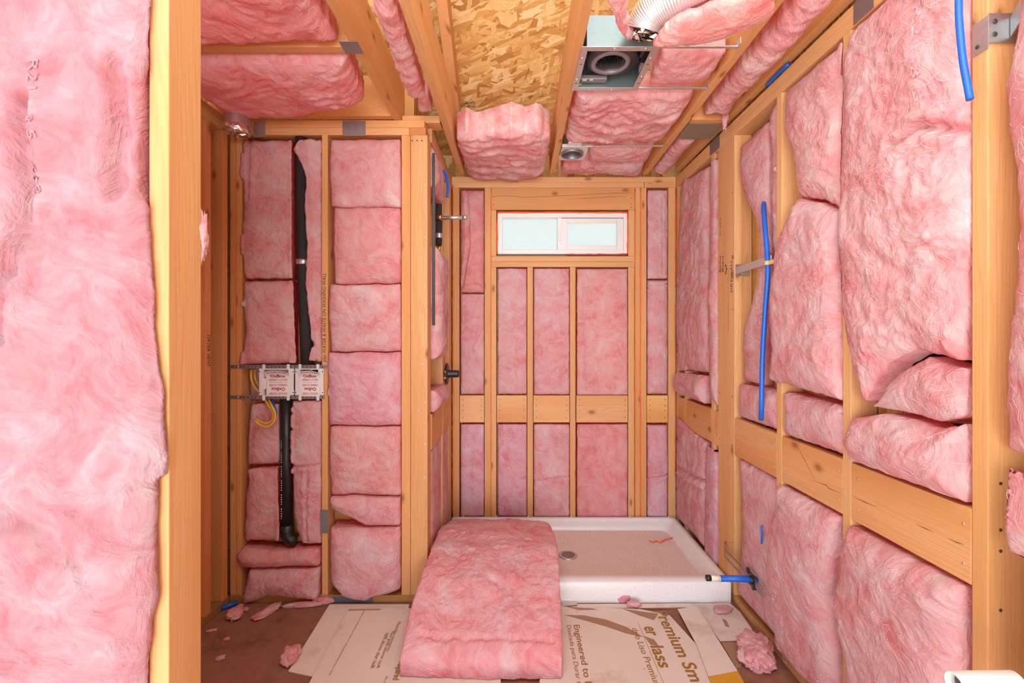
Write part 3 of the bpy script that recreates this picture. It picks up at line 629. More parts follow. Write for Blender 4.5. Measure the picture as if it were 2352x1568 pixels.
beam('cross_joist', -1.548, -.623, 1.0, 1.038, Z0, Z0+.14, 'x', 'cross joist of the alcove ceiling above the nearest partition', 'joist', gX, (1, .85, .75))
beam('wood_block', -.586, -.39, 2.36, 2.45, Z0, Z0+.038, 'x', 'short flat block resting over the laundry wall end', 'wood block', None, (1.0, .92, .85))
beam('weathered_board', .906, 1.096, 2.37, 2.56, Z0, Z0+.036, 'x', 'flat grey weathered board bridging to the blue pipe wall', 'board', None, mat=GREYWOOD)
beam('wood_block', .906, 1.096, 2.33, 2.368, Z0+.002, Z0+.11, 'x', 'orange wood block standing before the grey weathered board', 'wood block', None, (1, .85, .72))
# ================================================================ window
w = empty('window_1', (PX(1292, YB), YB+.05, wz0), '', ''); del w['label'], w['category']; w['kind'] = 'structure'
def wrect(mb, p, y0, y1, bw, mi=0):
    x0, x1, z1, z0 = PX(p[0], YB), PX(p[1], YB), PZ(p[2], YB), PZ(p[3], YB)
    l, r, t, b = [q/330.0 for q in bw]
    mb.box(x0, x0+l, y0, y1, z0, z1, mi, .003); mb.box(x1-r, x1, y0, y1, z0, z1, mi, .003)
    mb.box(x0+l, x1-r, y0, y1, z1-t, z1, mi, .003); mb.box(x0+l, x1-r, y0, y1, z0, z0+b, mi, .003)
mb = MB(); wrect(mb, (1143, 1441, 489, 583), YB+.002, YB+.07, (11, 9, 10, 10)); mb.box(PX(1281, YB), PX(1291, YB), YB+.012, YB+.07, PZ(574, YB), PZ(499, YB), 0, .003)
mb.build('window_frame', VINYL, w)
mb = MB(); wrect(mb, (1290, 1432, 501, 574), YB+.008, YB+.045, (13, 14, 10, 11)); mb.build('window_sash', VINYL, w)
mb = MB(); mb.box(PX(1283, YB), PX(1288, YB), YB+.0, YB+.012, PZ(552, YB), PZ(528, YB), 0, .003); mb.build('window_latch', VINYL, w)
mb = MB(); mb.box(PX(1154, YB), PX(1281, YB), YB+.055, YB+.06, PZ(573, YB), PZ(499, YB)); mb.build('window_pane', GLASS, w)
mb = MB(); mb.box(PX(1303, YB), PX(1418, YB), YB+.025, YB+.03, PZ(563, YB), PZ(511, YB)); mb.build('window_pane', GLASS, w)
mb = MB(); wrect(mb, (1140.4, 1442.8, 486.6, 587.5), YB+.03, YB+.088, (2.5, 2, 2.3, 4)); mb.build('window_shim', KRAFT, w)
# orange sealant: beads are squeezed into the seams
gO = 'orange caulk beads'
def bead(pts, label, r=.0042, mat=ORANGE, wob=.0012):
    rng = random.Random(len(label)); P = []
    for (a, b) in zip(pts[:-1], pts[1:]):
        a, b = Vector(a), Vector(b); n = max(2, int((b-a).length/.03))
        P += [a+(b-a)*(i/n) + Vector((rng.uniform(-wob, wob), 0, rng.uniform(-wob, wob))) for i in range(n)]
    P.append(Vector(pts[-1])); m = MB(); m.tube(P, [r*rng.uniform(.6, 1.3) for _ in P], 6)
    tag(m.build('caulk_bead', mat), label, 'caulk', gO)
vb = lambda px, p0, p1, label, **k: bead([(PX(px, YB), YB-.0015, PZ(p0, YB)), (PX(px, YB), YB-.0015, PZ(p1, YB))], label, **k)
vb(1040.5, 425, 1180, 'orange caulk line down the back corner at the shower head'); vb(1128, 434, 1184, 'thin orange caulk line down the king stud nearest the shower head', r=.0028)
vb(1458.5, 434, 1187, 'orange caulk line down the inner edge of the double king studs'); vb(1471, 434, 1187, 'orange caulk line down the outer seam of the double king studs')
vb(1551, 434, 660, 'upper orange caulk line on the corner stud near the blue pipe wall'); vb(1550.5, 700, 1092, 'lower orange caulk line on the corner stud near the blue pipe wall', r=.0034)
for pts, lb, mt in ((((1142, 487.5), (1441, 487.5)), 'orange caulk line along the top of the white window', ORANGE), (((1142, 488), (1142, 583)), 'orange caulk line down the window edge nearest the shower head', ORANGE),
                ((((1442, 488)), (1442, 583)), 'orange caulk line down the window edge nearest the blue pipe wall', ORANGE), (((1302, 585), (1440, 584.5)), 'dark red caulk line under the window', DORANGE)):
    bead([(PX(p[0], YB), YB+.001, PZ(p[1], YB)) for p in pts], lb, .0058, mt)
# ================================================================ insulation
BK, PT, RT, NL = facing(YB), facing(YP), rightwall(XR), facing(YN)
CE = ceiling(2.475)
COOL_LIT = (1.0, .98, 1.08); WARM_LIT = (1.02, 1.0, .95); RD = (1.0, .84, .83)  # cool and warm daylight painted into the first two batt tints
Y = lambda *ps: list(ps)
DN = ((0, -1), (1, 0))                                       # lettering that reads downwards
# --- back wall bays
def bb(p0, p1, t, b, label, **k):
    bay = (PX({1058: 1055, 1143: 1140, 1226: 1224, 1325: 1323, 1487: 1485}[p0], YB)+.001, PX({1112: 1113, 1210: 1211, 1308: 1309, 1442: 1443, 1534: 1535}[p1], YB)-.001, .04, 2.39)
    k.setdefault('bulge', .012); k.setdefault('lump', .010); k.setdefault('d0', .004)
    batt(label, BK, [(p0, t), (p0, b)], [(p1, t), (p1, b)], [(p0, t), (p1, t)], [(p0, b), (p1, b)], thick=.07, bay=bay, res=.0085, rag=.003, soft=.004, **k)
bb(1058, 1112, 436, 672, 'rolled pink batt in the shower head corner bay, from the top plate down', creases=[([(1073, 440), (1078, 560), (1062, 660)], .025, .008)], bulge=.04, col=RD)
bb(1058, 1112, 675, 905, 'pink batt beside the shower valve, resting on the corner blocking board')
bb(1058, 1112, 974, 1186, 'lowest pink batt in the shower head corner bay, faint printed marks', col=COOL_LIT, texts=[('SAB 3.5 R21', 1087, 1090, .33, .02, *DN, 1)])
bb(1143, 1210, 616, 905, 'pink batt under the window in the bay nearest the shower head', creases=[([(1150, 735), (1175, 760), (1206, 750)], .012, .008), ([(1145, 820), (1205, 800)], .01, .008)])
bb(1143, 1210, 974, 1186, 'pale lavender pink batt above the shower pan, below the two-knot blocking', col=COOL_LIT)
bb(1226, 1308, 616, 906, 'pink batt under the middle of the window, above the pale blocking board', creases=[([(1228, 650), (1270, 662), (1305, 650)], .012, .008)])
bb(1226, 1308, 974, 1187, 'pink batt below the pale middle blocking board', creases=[([(1228, 1105), (1306, 1095)], .01, .01)])
bb(1325, 1442, 617, 907, 'widest pink batt under the window, above the orange-streaked blocking', col=WARM_LIT, creases=[([(1340, 640), (1343, 900)], .015, .006)])
bb(1325, 1442, 974, 1188, 'widest pink batt below the orange-streaked blocking', col=RD)
bb(1487, 1534, 436, 640, 'narrow pink batt with red spots beside the window king studs', creases=[([(1520, 450), (1522, 630)], .012, .005)])
bb(1487, 1534, 643, 905, 'crumpled narrow pink batt above the yellowish blocking', bulge=.03, creases=[([(1488, 655), (1533, 652)], .02, .006)])
bb(1487, 1534, 976, 1188, 'crumpled narrow pink batt below the yellowish blocking', bulge=.03, col=COOL_LIT, creases=[([(1488, 1100), (1533, 1090)], .018, .007)])
# --- wall with the blue pipe
b1, b2, b3, b4, b5 = (-2.979, -2.599, .04, 2.39), (-2.318, -1.952, .04, 2.39), (-1.91, -1.559, .04, 2.39), (-1.516, -1.119, .04, 2.39), (-1.076, -.72, .04, 2.39)
bs = (-2.558, -2.511, .04, 2.39)
up = lambda b: (b[0], b[1], .948, b[3])
lo = lambda b: (b[0], b[1], b[2], .754)
batt('tall pink batt over the shower pan spilling across the slim stud', RT, Y((1558, 850), (1554, 700), (1561, 560), (1567, 450), (1572, 410)), Y((1626, 380), (1624, 600), (1623, 858)), Y((1564, 420), (1627, 378)), Y((1557, 848), (1624, 856)), bay=up(b1), lump=.014, bulge=.03)
batt('folded pink roll resting on the blocking above the shower pan', RT, Y((1556, 855), (1554, 905)), Y((1622, 862), (1622, 925)), Y((1555, 853), (1622, 862)), Y((1555, 902), (1622, 928)), bay=up(b1), bulge=.05, d0=.012)
batt('torn pale pink strip between the shower batt and the handwritten board', RT, Y((1633, 385), (1635, 500), (1628, 700), (1630, 780), (1633, 905)), Y((1649, 360), (1648.5, 930)), Y((1630, 376), (1649, 356)), Y((1630, 902), (1649, 935)), bay=up(bs), lump=.016, bulge=.03, rag=.014, col=WARM_LIT)
batt('pink batt at the side of the shower pan below the blocking', RT, Y((1557, 950), (1555.5, 1080), (1554.5, 1185)), Y((1620, 1012), (1619, 1262)), Y((1556, 954), (1620, 1014)), Y((1554.5, 1180), (1620, 1262)), bay=lo(b1), bulge=.03, creases=[([(1556, 1070), (1620, 1105)], .02, .012), ([(1556, 1085), (1620, 1122)], -.012, .012)])
batt('pale pink strip along the lower edge of the handwritten board', RT, Y((1625, 1022), (1621, 1275)), Y((1648, 1040), (1647, 1300)), Y((1624, 1022), (1648, 1040)), Y((1621, 1272), (1648, 1305)), bay=lo(bs), lump=.014, bulge=.025, col=COOL_LIT)
batt('pink batt behind the pipe bracket, wood showing beside its edge', RT, Y((1691, 336), (1690, 400), (1694, 436), (1722, 500), (1731, 560), (1729, 640), (1713, 700), (1696, 760), (1691, 800), (1698, 840), (1692, 872)), Y((1751, 276), (1751, 470), (1750, 620), (1744, 840), (1741, 885)), Y((1692, 334), (1752, 276)), Y((1692, 872), (1742, 886)), bay=up(b2), d0=-.02, bulge=.02,
     texts=[('SAB 3.5 R21', 1741, 780, .42, .026, (0, -1), (1, 0), 1)])
batt('twisted pale pink strip between the blue pipe and the pale stud', RT, Y((1757, 268), (1757, 470), (1768, 600), (1769, 700), (1766, 885)), Y((1783.5, 220), (1783, 640), (1780, 700), (1783, 885)), Y((1757, 266), (1784, 224)), Y((1765, 882), (1784, 890)), bay=up(b2), lump=.013, bulge=.02, d0=-.016, col=WARM_LIT)
batt('folded pink roll on the blocking crossed by the blue pipe', RT, Y((1690, 882), (1691, 925), (1690, 956)), Y((1784, 896), (1784, 988)), Y((1690, 880), (1784, 895)), Y((1690, 957), (1784, 990)), bay=up(b2), bulge=.035, d0=-.012, lump=.008)
batt('bulging pink batt behind the stub pipe near the floor', RT, Y((1694, 1052), (1702, 1200), (1694, 1300), (1689, 1368)), Y((1783, 1102), (1783, 1465)), Y((1694, 1050), (1783, 1100)), Y((1690, 1362), (1783, 1468)), bay=lo(b2), bulge=.035, d0=-.008, lump=.010)
batt('fuzzy whitish pink batt at the top beside the stained stud', RT, Y((1799, 206), (1801, 300), (1818, 350), (1827, 410), (1833, 455)), Y((1943, 95), (1929, 250), (1928, 400), (1931, 478)), Y((1799, 210), (1942, 92)), Y((1832, 454), (1890, 459), (1934, 478)), bay=up(b3), lump=.013, bulge=.03, col=(1.04, 1.06, 1.04))
batt('large pink batt covering the pale stud, below the fuzzy whitish one', RT, Y((1832, 461), (1798, 540), (1782, 600), (1777, 640), (1771, 720), (1780, 800), (1769, 872)), Y((1931, 482), (1926, 560), (1931, 700), (1935, 918)), Y((1832, 456), (1890, 461), (1932, 480)), Y((1774, 874), (1935, 920)), bay=up(b3), bulge=.04, d0=.014)
batt('rounded pink roll on the cracked blocking between pale and knotty studs', RT, Y((1797, 898), (1797, 995)), Y((1935, 934), (1935, 1045)), Y((1797, 897), (1935, 932)), Y((1797, 998), (1935, 1048)), bay=up(b3), bulge=.045, d0=-.004, lump=.008)
batt('pink batt below the cracked blocking, covering the pale stud foot', RT, Y((1794, 1122), (1776, 1200), (1772, 1300), (1784, 1400), (1794, 1490)), Y((1932, 1188), (1923, 1300), (1914, 1375), (1928, 1450), (1931, 1500), (1936, 1640)), Y((1797, 1112), (1934, 1186)), Y((1794, 1490), (1936, 1645)), bay=lo(b3), bulge=.05, d0=.022,
     texts=[('R21 3.5 SAB', 1808, 1440, .30, .03, (0, -1), (1, 0), 1)])
batt('big pink batt between the knotty stud and the tall bracket stud', RT, Y((1962, 78), (1943, 130), (1935, 300), (1930, 560), (1937, 700), (1952, 790), (1964, 840), (1988, 925)), Y((2229, -150), (2229, 100), (2230, 500), (2222, 780), (2222, 838)), Y((1962, 70), (2230, -178)), Y((1990, 922), (2060, 840), (2128, 803), (2222, 831)), bay=up(b4), bulge=.035, d0=.014, lump=.013, res=.007,
     creases=[([(2070, 335), (2130, 288), (2226, 296)], .022, .012), ([(2000, 560), (2100, 640), (2220, 600)], .008, .02)], texts=[('R21 3.5', 2140, 120, .26, .028, (0, -1), (1, 0), 1)])
batt('triangular pink flap tucked below the big batt', RT, Y((1997, 934), (2003, 925)), Y((2221, 846), (2220, 955)), Y((1997, 930), (2062, 854), (2128, 818), (2222, 846)), Y((1997, 934), (2080, 948), (2160, 970), (2221, 958)), bay=up(b4), bulge=.03, d0=.004, seam=0, soft=.002, res=.007, fuzz=1000, rag=.006)
batt('large pink roll sagging over the long blocking beside the tall stud', RT, Y((1953, 1056), (1943, 1010), (1958, 960), (1985, 942)), Y((2222, 975), (2222, 1158)), Y((1958, 955), (2000, 940), (2080, 958), (2160, 983), (2222, 972)), Y((1951, 1056), (2222, 1158)), bay=up(b4), bulge=.06, d0=.012, lump=.012, res=.007, fuzz=1000)
batt('big pink batt below the long blocking, down to the floor', RT, Y((1954, 1205), (1940, 1260), (1930, 1330), (1921, 1370), (1936, 1440), (1952, 1500), (1957, 1660)), Y((2219, 1346), (2219, 1500), (2216, 1980)), Y((1955, 1204), (2219, 1346)), Y((1957, 1660), (2217, 1985)), bay=lo(b4), bulge=.055, d0=.02, res=.007, fuzz=1000, lump=.012)
batt('pink batt past the tall bracket stud at the photo border', RT, Y((2310, -280), (2310, 60), (2294, 150), (2283, 220), (2290, 290), (2304, 420), (2310, 520), (2298, 700), (2285, 850), (2282, 900), (2280, 1035)), Y((2800, -600), (2800, 1150)), Y((2315, -250), (2800, -690)), Y((2290, 1035), (2800, 1150)), bay=up(b5), bulge=.045, d0=-.006, res=.008, fuzz=900, depth_fn=lambda u, v: -.012*np.exp(-(u/.22)**2))
batt('lower pink batt past the tall bracket stud at the photo border', RT, Y((2322, 1070), (2314, 1200), (2326, 1300), (2322, 1568), (2300, 1990)), Y((2800, 1300), (2800, 2600)), Y((2322, 1070), (2800, 1280)), Y((2290, 1990), (2800, 2600)), bay=(-1.076, -.72, .04, .9), bulge=.045, d0=-.006, res=.008, fuzz=900, depth_fn=lambda u, v: -.012*np.exp(-(u/.22)**2))
# --- nearest partition
def fold(u, v): return -.112*np.exp(-(u/.10)**1.6) + .012*np.exp(-((u-.30)/.05)**2)*(0.5+0.5*np.sin(v*9))
batt('very large pale pink batt filling the nearest partition in the foreground', NL, Y((-106, -140), (-106, 2370)), Y((361, -120), (352, 150), (341, 250), (334, 350), (333, 440), (353, 478), (362, 600), (368, 750), (386, 880), (398, 1040), (394, 1085), (373, 1095), (375, 1250), (378, 1350), (356, 1480), (350, 1568), (344, 2370)), Y((-106, -140), (361, -140)), Y((-106, 2370), (345, 2370)),
     bay=(-1.058, -.694, .04, 2.2), thick=.13, bulge=.04, d0=.016, lump=.013, res=.0062, depth_fn=fold, col=(.63, .575, .625), fuzz=0,  # tint darkened to offset the strong light on this batt
     creases=[([(98, 240), (108, 420), (95, 560), (58, 640), (45, 780)], .022, .014), ([(298, 160), (306, 300), (298, 460)], .018, .012), ([(10, 1150), (120, 1180), (260, 1320)], .012, .02), ([(60, 640), (330, 660)], .006, .02)],
     texts=[('R21', 140, 205, .055, .016, (0, -1), (1, 0), 1), ('3.5', 138, 320, .04, .016, (0, -1), (1, 0), 1), ('SAB', 135, 430, .05, .016, (0, -1), (1, 0), 1)])
batt('pink batt of the nearest partition outside the photo', NL, [(-1.426, .05), (-1.426, 2.38)], [(-1.10, .05), (-1.10, 2.38)], [(-1.426, 2.38), (-1.10, 2.38)], [(-1.426, .05), (-1.10, .05)], px=False, fuzz=0, res=.02)  # unseen, added to stop light entering the alcove from the side
# --- laundry wall, drain pipe bay
bl, bh = (PX(555, YP)+.001, PX(670, YP), .04, 2.39), (PX(717, YP), PX(739, YP)-.001, .04, 2.39)
batt('pink batt with printed lettering beside the upper drain pipe', PT, Y((554, 322), (549, 400), (557, 440), (551, 560), (557, 638)), Y((673, 322), (673, 600), (676, 640)), Y((554, 320), (674, 319)), Y((557, 640), (676, 640)), bay=bl, lump=.011, rag=.008, texts=[('21 3.5 SAB', 648, 500, .40, .032, *DN, 1)], creases=[([(573, 325), (571, 460)], .02, .008)])
batt('pink batt beside the upper drain pipe just above the outlet boxes', PT, Y((557, 644), (553, 700), (561, 760), (549, 836)), Y((676, 644), (680, 760), (684, 833)), Y((557, 645), (677, 643)), Y((549, 838), (684, 834)), bay=bl, lump=.012, bulge=.03)
batt('narrow pink strip hugging the upper drain pipe beside the middle stud', PT, Y((682, 322), (674, 345), (690, 372), (703, 410), (699, 460), (705, 560), (702, 650), (709, 720), (717, 790), (708, 826)), Y((738, 320), (738, 830)), Y((680, 321), (738, 319)), Y((708, 828), (738, 832)), bay=bh, lump=.012)
bl2, bh2 = (PX(555, YP)+.001, PX(638, YP), .04, 2.39), (PX(670, YP), PX(739, YP)-.001, .04, 2.39)
batt('pink piece beside the lower drain pipe behind the tube loops', PT, Y((571, 927), (566, 1000), (562, 1066)), Y((637, 927), (639, 1066)), Y((570, 927), (638, 927)), Y((562, 1070), (639, 1066)), bay=bl2, d0=-.012, bulge=.016)
batt('pink piece beside the lower drain pipe just below the bright gap', PT, Y((562, 1078), (568, 1100), (560, 1160), (560, 1242)), Y((641, 1074), (645, 1242)), Y((562, 1078), (641, 1072)), Y((560, 1244), (645, 1242)), bay=bl2, col=RD)
batt('pink batt between the lower drain pipe and the middle stud', PT, Y((668, 922), (667, 1050), (671, 1150), (677, 1215), (690, 1248)), Y((737, 920), (737, 1252)), Y((668, 920), (737, 919)), Y((690, 1250), (737, 1252)), bay=bh2, lump=.012, creases=[([(670, 1072), (737, 1068)], .016, .007), ([(706, 1080), (704, 1245)], .012, .007)])
bw = (PX(555, YP)+.001, PX(739, YP)-.001, .04, 2.39)
batt('folded pink roll across the bay under the drain elbow', PT, Y((556, 1258), (542, 1275), (552, 1300)), Y((737, 1256), (737, 1300)), Y((556, 1255), (640, 1262), (737, 1256)), Y((552, 1302), (737, 1298)), bay=bw, bulge=.045, d0=.02, col=RD)
batt('crumpled lowest pink piece in the drain pipe bay, with a printed mark', PT, Y((572, 1306), (567, 1340), (556, 1388)), Y((737, 1302), (734, 1374)), Y((572, 1305), (737, 1301)), Y((556, 1388), (610, 1366), (680, 1369), (734, 1376)), bay=bw, bulge=.045, d0=.022, lump=.017, texts=[('SAB', 664, 1316, .05, .03, *DN, 1)])
batt('deep pink filling behind the two washing machine outlet boxes', PT, Y((556, 842), (556, 914)), Y((738, 836), (738, 916)), Y((556, 842), (738, 838)), Y((556, 914), (738, 914)), bay=bw, d0=-.058, thick=.08, bulge=.01, lump=.006)
# --- laundry wall, bay with stacked pieces
br = (PX(753, YP)+.001, PX(922, YP)-.001, .04, 2.39)
for t, b, l, lb, k in ((320, 476, 758, 'top pink piece of the stacked bay, below the wide nail plate', {}), (477.5, 651, 766, 'reddish second piece from the top of the stacked bay', dict(col=RD, texts=[('R21', 880, 598, .16, .03, (-1, 0), (0, -1), 1)])),
                       (652.5, 806.5, 756, 'third pink piece from the top of the stacked bay', dict(texts=[('R21', 830, 690, .12, .022, (-1, 0), (0, -1), 1)])), (808, 977, 752, 'middle pink piece of the stacked bay level with the outlet boxes', dict(col=COOL_LIT, bulge=.04)),
                       (978.5, 1136, 757, 'pink piece of the stacked bay below waist height, sagging left edge', dict(col=(1, .95, .92))), (1137.5, 1203, 758, 'thin torn pink flap above the lowest piece of the stacked bay', dict(d0=.015)), (1207, 1370, 760, 'rounded lowest pink piece of the stacked bay near the floor', dict(bulge=.06, d0=.02))):
    k = dict(dict(bulge=.032, lump=.012, d0=.004), **k)
    B = Y((l, b), (840, b), (921, b)) if b != 1203 else Y((l, 1165), (800, 1185), (840, 1203), (921, 1205))
    if b == 1370: B = Y((l, 1330), (790, 1368), (840, 1378), (900, 1360), (921, 1352))
    batt(lb, PT, Y((l+2, t), (l, (t+b)/2), (l+2, b)), Y((921, t), (921, b)), Y((l, t), (840, t), (921, t)), B, bay=br, rag=.003, soft=.007, seam=.012, depth_fn=lambda u, v: .014*np.sin(np.pi*np.clip(1.25-v, 0, 1)), **k)
# --- shower side wall (seen edge-on)
LT = leftwall(XL)
for y0, y1, z0, z1, lb, k in ((2.435, 2.765, 1.235, 1.85, 'pink batt standing proud of the shower side wall above the black valve', dict(bulge=.05, d0=.02)), (2.815, 3.05, .95, 1.72, 'pink batt behind the black shower valve trim', dict(bulge=.02, d0=-.03, lump=.006)),
                       (2.435, 2.765, .95, 1.07, 'small pink tuft of the shower side wall just under the black valve', dict(bulge=.05, d0=.02)),
                       (2.435, 2.765, 2.16, 2.385, 'pink tuft around the blue fitting above the shower head pipe', dict(bulge=.03, d0=.004)), (2.435, 2.765, .045, .75, 'pink batt of the shower side wall near the big folded batt', dict(bulge=.01, d0=-.008, lump=.006)), (2.815, 3.05, .045, .75, 'pink batt of the shower side wall low in the corner', dict(bulge=.01, d0=-.008, lump=.006))):
    batt(lb, LT, [(y0, z0), (y0, z1)], [(y1, z0), (y1, z1)], [(y0, z1), (y1, z1)], [(y0, z0), (y1, z0)], bay=(y0, y1, z0, z1), px=False, **k)
# --- ceiling
gC = 'pink insulation batts between the ceiling joists'
def cb(label, Lp, Rp, Tp, Bp, fr=CE, **k):
    k.setdefault('col', (1.01, 1.10, 1.09)); k.setdefault('bulge', .045); k.setdefault('lump', .019); k.setdefault('thick', .09); k.setdefault('rag', .014)  # paler default tint makes up for too little light on ceiling batts
    batt(label, fr, Lp, Rp, Tp, Bp, group=gC, **k)
M = dict(px=False)
cb('pink ceiling batt in the front bay of the alcove', [(-1.45, -1.725), (-1.45, -1.05)], [(-.665, -1.725), (-.64, -1.05)], [(-1.45, -1.05), (-.64, -1.05)], [(-1.45, -1.725), (-.665, -1.722)], stretch=.2, col=(1, .93, .93), **M)
cb('sagging pink ceiling batt in the rear bay of the alcove over the duct stub', [(-1.45, -2.25), (-1.45, -1.785)], [(-.70, -2.15), (-.655, -1.785)], [(-1.45, -1.785), (-.655, -1.785)], [(-1.45, -2.275), (-1.1, -2.265), (-.70, -2.15)], bulge=.07, d0=.012, stretch=.4, col=(1, .92, .92), **M)
cb('ragged pink strip stuffed between the two deep joists', Y((832, -60), (850, 40), (880, 100), (902, 160), (930, 226)), Y((893, -60), (914, 20), (933, 70), (952, 130), (974, 200), (980, 226)), Y((832, -60), (893, -60)), Y((930, 226), (980, 228)), bulge=.04, rag=.022, thick=.07)
cb('pink clump hanging at the end of the laundry wall top', Y((958, 228), (958, 262)), Y((986, 228), (997, 262)), Y((958, 228), (986, 228)), Y((958, 262), (997, 262)), fr=ceiling(2.50), lump=.014, bulge=.03, rag=.01)
cb('wrinkled pink batt piled over the back plate beside the strand board', [(-.338, -3.19), (-.338, -2.50)], [(.205, -3.19), (.205, -2.50)], [(-.338, -2.53), (-.28, -2.47), (-.22, -2.52), (-.12, -2.47), (-.02, -2.40), (.06, -2.46), (.12, -2.42), (.205, -2.50)], [(-.338, -3.19), (.205, -3.19)], depth_fn=lambda u, v: -.05*np.exp(-(v/.07)**2), bulge=.05, lump=.026, thick=.13, stretch=.15, d0=.012,
   creases=[([(-.33, -2.7), (-.1, -2.62), (.2, -2.72)], .03, .02), ([(-.33, -2.95), (0, -2.88), (.2, -2.98)], .025, .02)], **M)
cb('wrinkled pink ceiling batt between the exhaust fan and the round light', Y((1322, 214), (1306, 262), (1294, 318)), Y((1600, 214), (1557, 285), (1511, 335)), Y((1322, 212), (1598, 213)), Y((1292, 322), (1400, 328), (1514, 322)), stretch=.0, lump=.026, bulge=.05, d0=-.004, creases=[([(1330, 265), (1420, 285), (1560, 250)], .02, .016), ([(1310, 300), (1430, 312), (1530, 295)], .02, .014)])
cb('small pink ceiling batt beside the round light', Y((1352, 338), (1349, 372)), Y((1507, 338), (1486, 372)), Y((1352, 337), (1507, 337)), Y((1349, 373), (1486, 371)), stretch=.0, d0=-.004)
cb('pink ceiling batt against the back plate behind the round light', Y((1290, 378), (1284, 402)), Y((1484, 376), (1474, 402)), Y((1290, 377), (1484, 375)), Y((1284, 402), (1474, 402)), d0=.0, bulge=.04, stretch=0)
cb('pink ceiling patch between the exhaust fan and the joist', Y((1514, 122), (1502, 160), (1487, 198)), Y((1672, 122), (1648, 160), (1620, 198)), Y((1514, 119), (1600, 114), (1672, 120)), Y((1492, 199), (1560, 200), (1618, 194)), d0=-.004, bulge=.03, stretch=.6)
cb('loose peach pink slab hanging under the joist below the silver duct', Y((1484, 103), (1548, 36)), Y((1778, 36), (1800, -60)), Y((1548, 36), (1620, 8), (1800, -70)), Y((1484, 104), (1560, 106), (1640, 94), (1705, 70), (1778, 36)), fr=ceiling(2.425), thick=.016, d0=.012, bulge=.03, lump=.012, stretch=.5, rag=.018, col=(1.03, 1.08, 1.0))
cb('loose pink tuft between fan joist and silver duct', Y((1362, -50), (1400, 40), (1420, 80), (1428, 98)), Y((1450, -50), (1448, 40), (1460, 94)), Y((1362, -50), (1462, -50)), Y((1428, 98), (1478, 95)), bulge=.04, rag=.02, thick=.03)
cb('long pink ceiling batt beside the joist over the blue pipe wall', Y((1612, 268), (1662, 203), (1702, 150), (1758, 85), (1840, -20), (1875, -60)), Y((1676, 270), (1716, 218), (1768, 160), (1818, 110), (1872, 50), (1955, -40)), Y((1875, -60), (1970, -60)), Y((1612, 268), (1640, 262), (1676, 270)), bulge=.05, rag=.016, d0=.0)
cb('small pink ceiling batt past the grey weathered board', [(.925, -3.1), (.925, -2.58)], [(1.05, -3.1), (1.03, -2.58)], [(.925, -2.58), (1.03, -2.58)], [(.925, -3.1), (1.05, -3.1)], rag=.012, **M)
# ================================================================ shower pan
px0, px1, py0, py1 = -.437, 1.108, 2.322, 3.16
def rrect(x0, x1, y0, y1, r, z, n=6):
    P = []
    for cx, cy, a0 in ((x1-r, y0+r, -90), (x1-r, y1-r, 0), (x0+r, y1-r, 90), (x0+r, y0+r, 180)):
        for k in range(n+1):
            a = math.radians(a0+90*k/n); P.append((cx+r*math.cos(a), cy+r*math.sin(a), z))
    return P
pan = empty('shower_pan', ((px0+px1)/2, (py0+py1)/2, 0), 'white dusty shower pan with a raised rim on the floor under the window', 'shower pan')
mb = MB(); rings = [(0, 0, 0, .012, .0005), (0, 0, 0, .012, .10), (.004, .004, .004, .012, .107), (.030, .066, .030, .03, .1075), (.036, .072, .036, .035, .104), (.044, .076, .044, .04, .082), (.066, .078, .066, .045, .079), (.076, .084, .074, .05, .055), (.086, .094, .084, .06, .045)]
vs = []
for (ix, iyf, iyb, r, z) in rings: vs += rrect(px0+ix, px1-ix, py0+iyf, py1-iyb, r, z)
n = 28; fs = [(i*n+k, i*n+(k+1)%n, (i+1)*n+(k+1)%n, (i+1)*n+k) for i in range(len(rings)-1) for k in range(n)]
mb.add(vs, fs, 0, True); fl = rrect(px0+.086, px1-.086, py0+.094, py1-.084, .06, .045)
mb.add(fl + [(.318, 2.735, .040)], [(k, (k+1)%n, n) for k in range(n)], 1, True)
mb.build('pan_body', [ACRYL, PANFLOOR], pan)
mb = MB(); mb.lathe((.318, 2.735, .041), (0,0,1), [(.056, 0), (.056, .004), (.050, .006), (0, .006)], 28)
for k in range(-4, 5):
    h = math.sqrt(max(.04**2-(k*.009)**2, 0)); mb.box(.318+k*.009-.0022, .318+k*.009+.0022, 2.735-h, 2.735+h, .0465, .0478, 1)
mb.build('drain_cover', [STEEL, BLACK], pan)
mb = MB()
for px in (1065, 1140, 1213, 1312, 1446, 1535): mb.disc((PX(px, YB), YB-.008, .108), (0,-.7,.7), .006, .004, 8)
mb.build('flange_screws', SCREW, pan)
rng = random.Random(3)
P = [FL(px, py, .046) for px, py in ((1492, 1243), (1500, 1246), (1508, 1243), (1516, 1247), (1524, 1243), (1530, 1239), (1538, 1238), (1545, 1236))]
mb = MB(); mb.tube([(x, y, .0505+rng.uniform(-.001, .001)) for x, y in P], [.004*rng.uniform(.7, 1.4) for _ in P], 7)
tag(mb.build('caulk_scrap', ORANGE), 'orange squiggle of dried caulk lying in the shower pan', 'caulk')
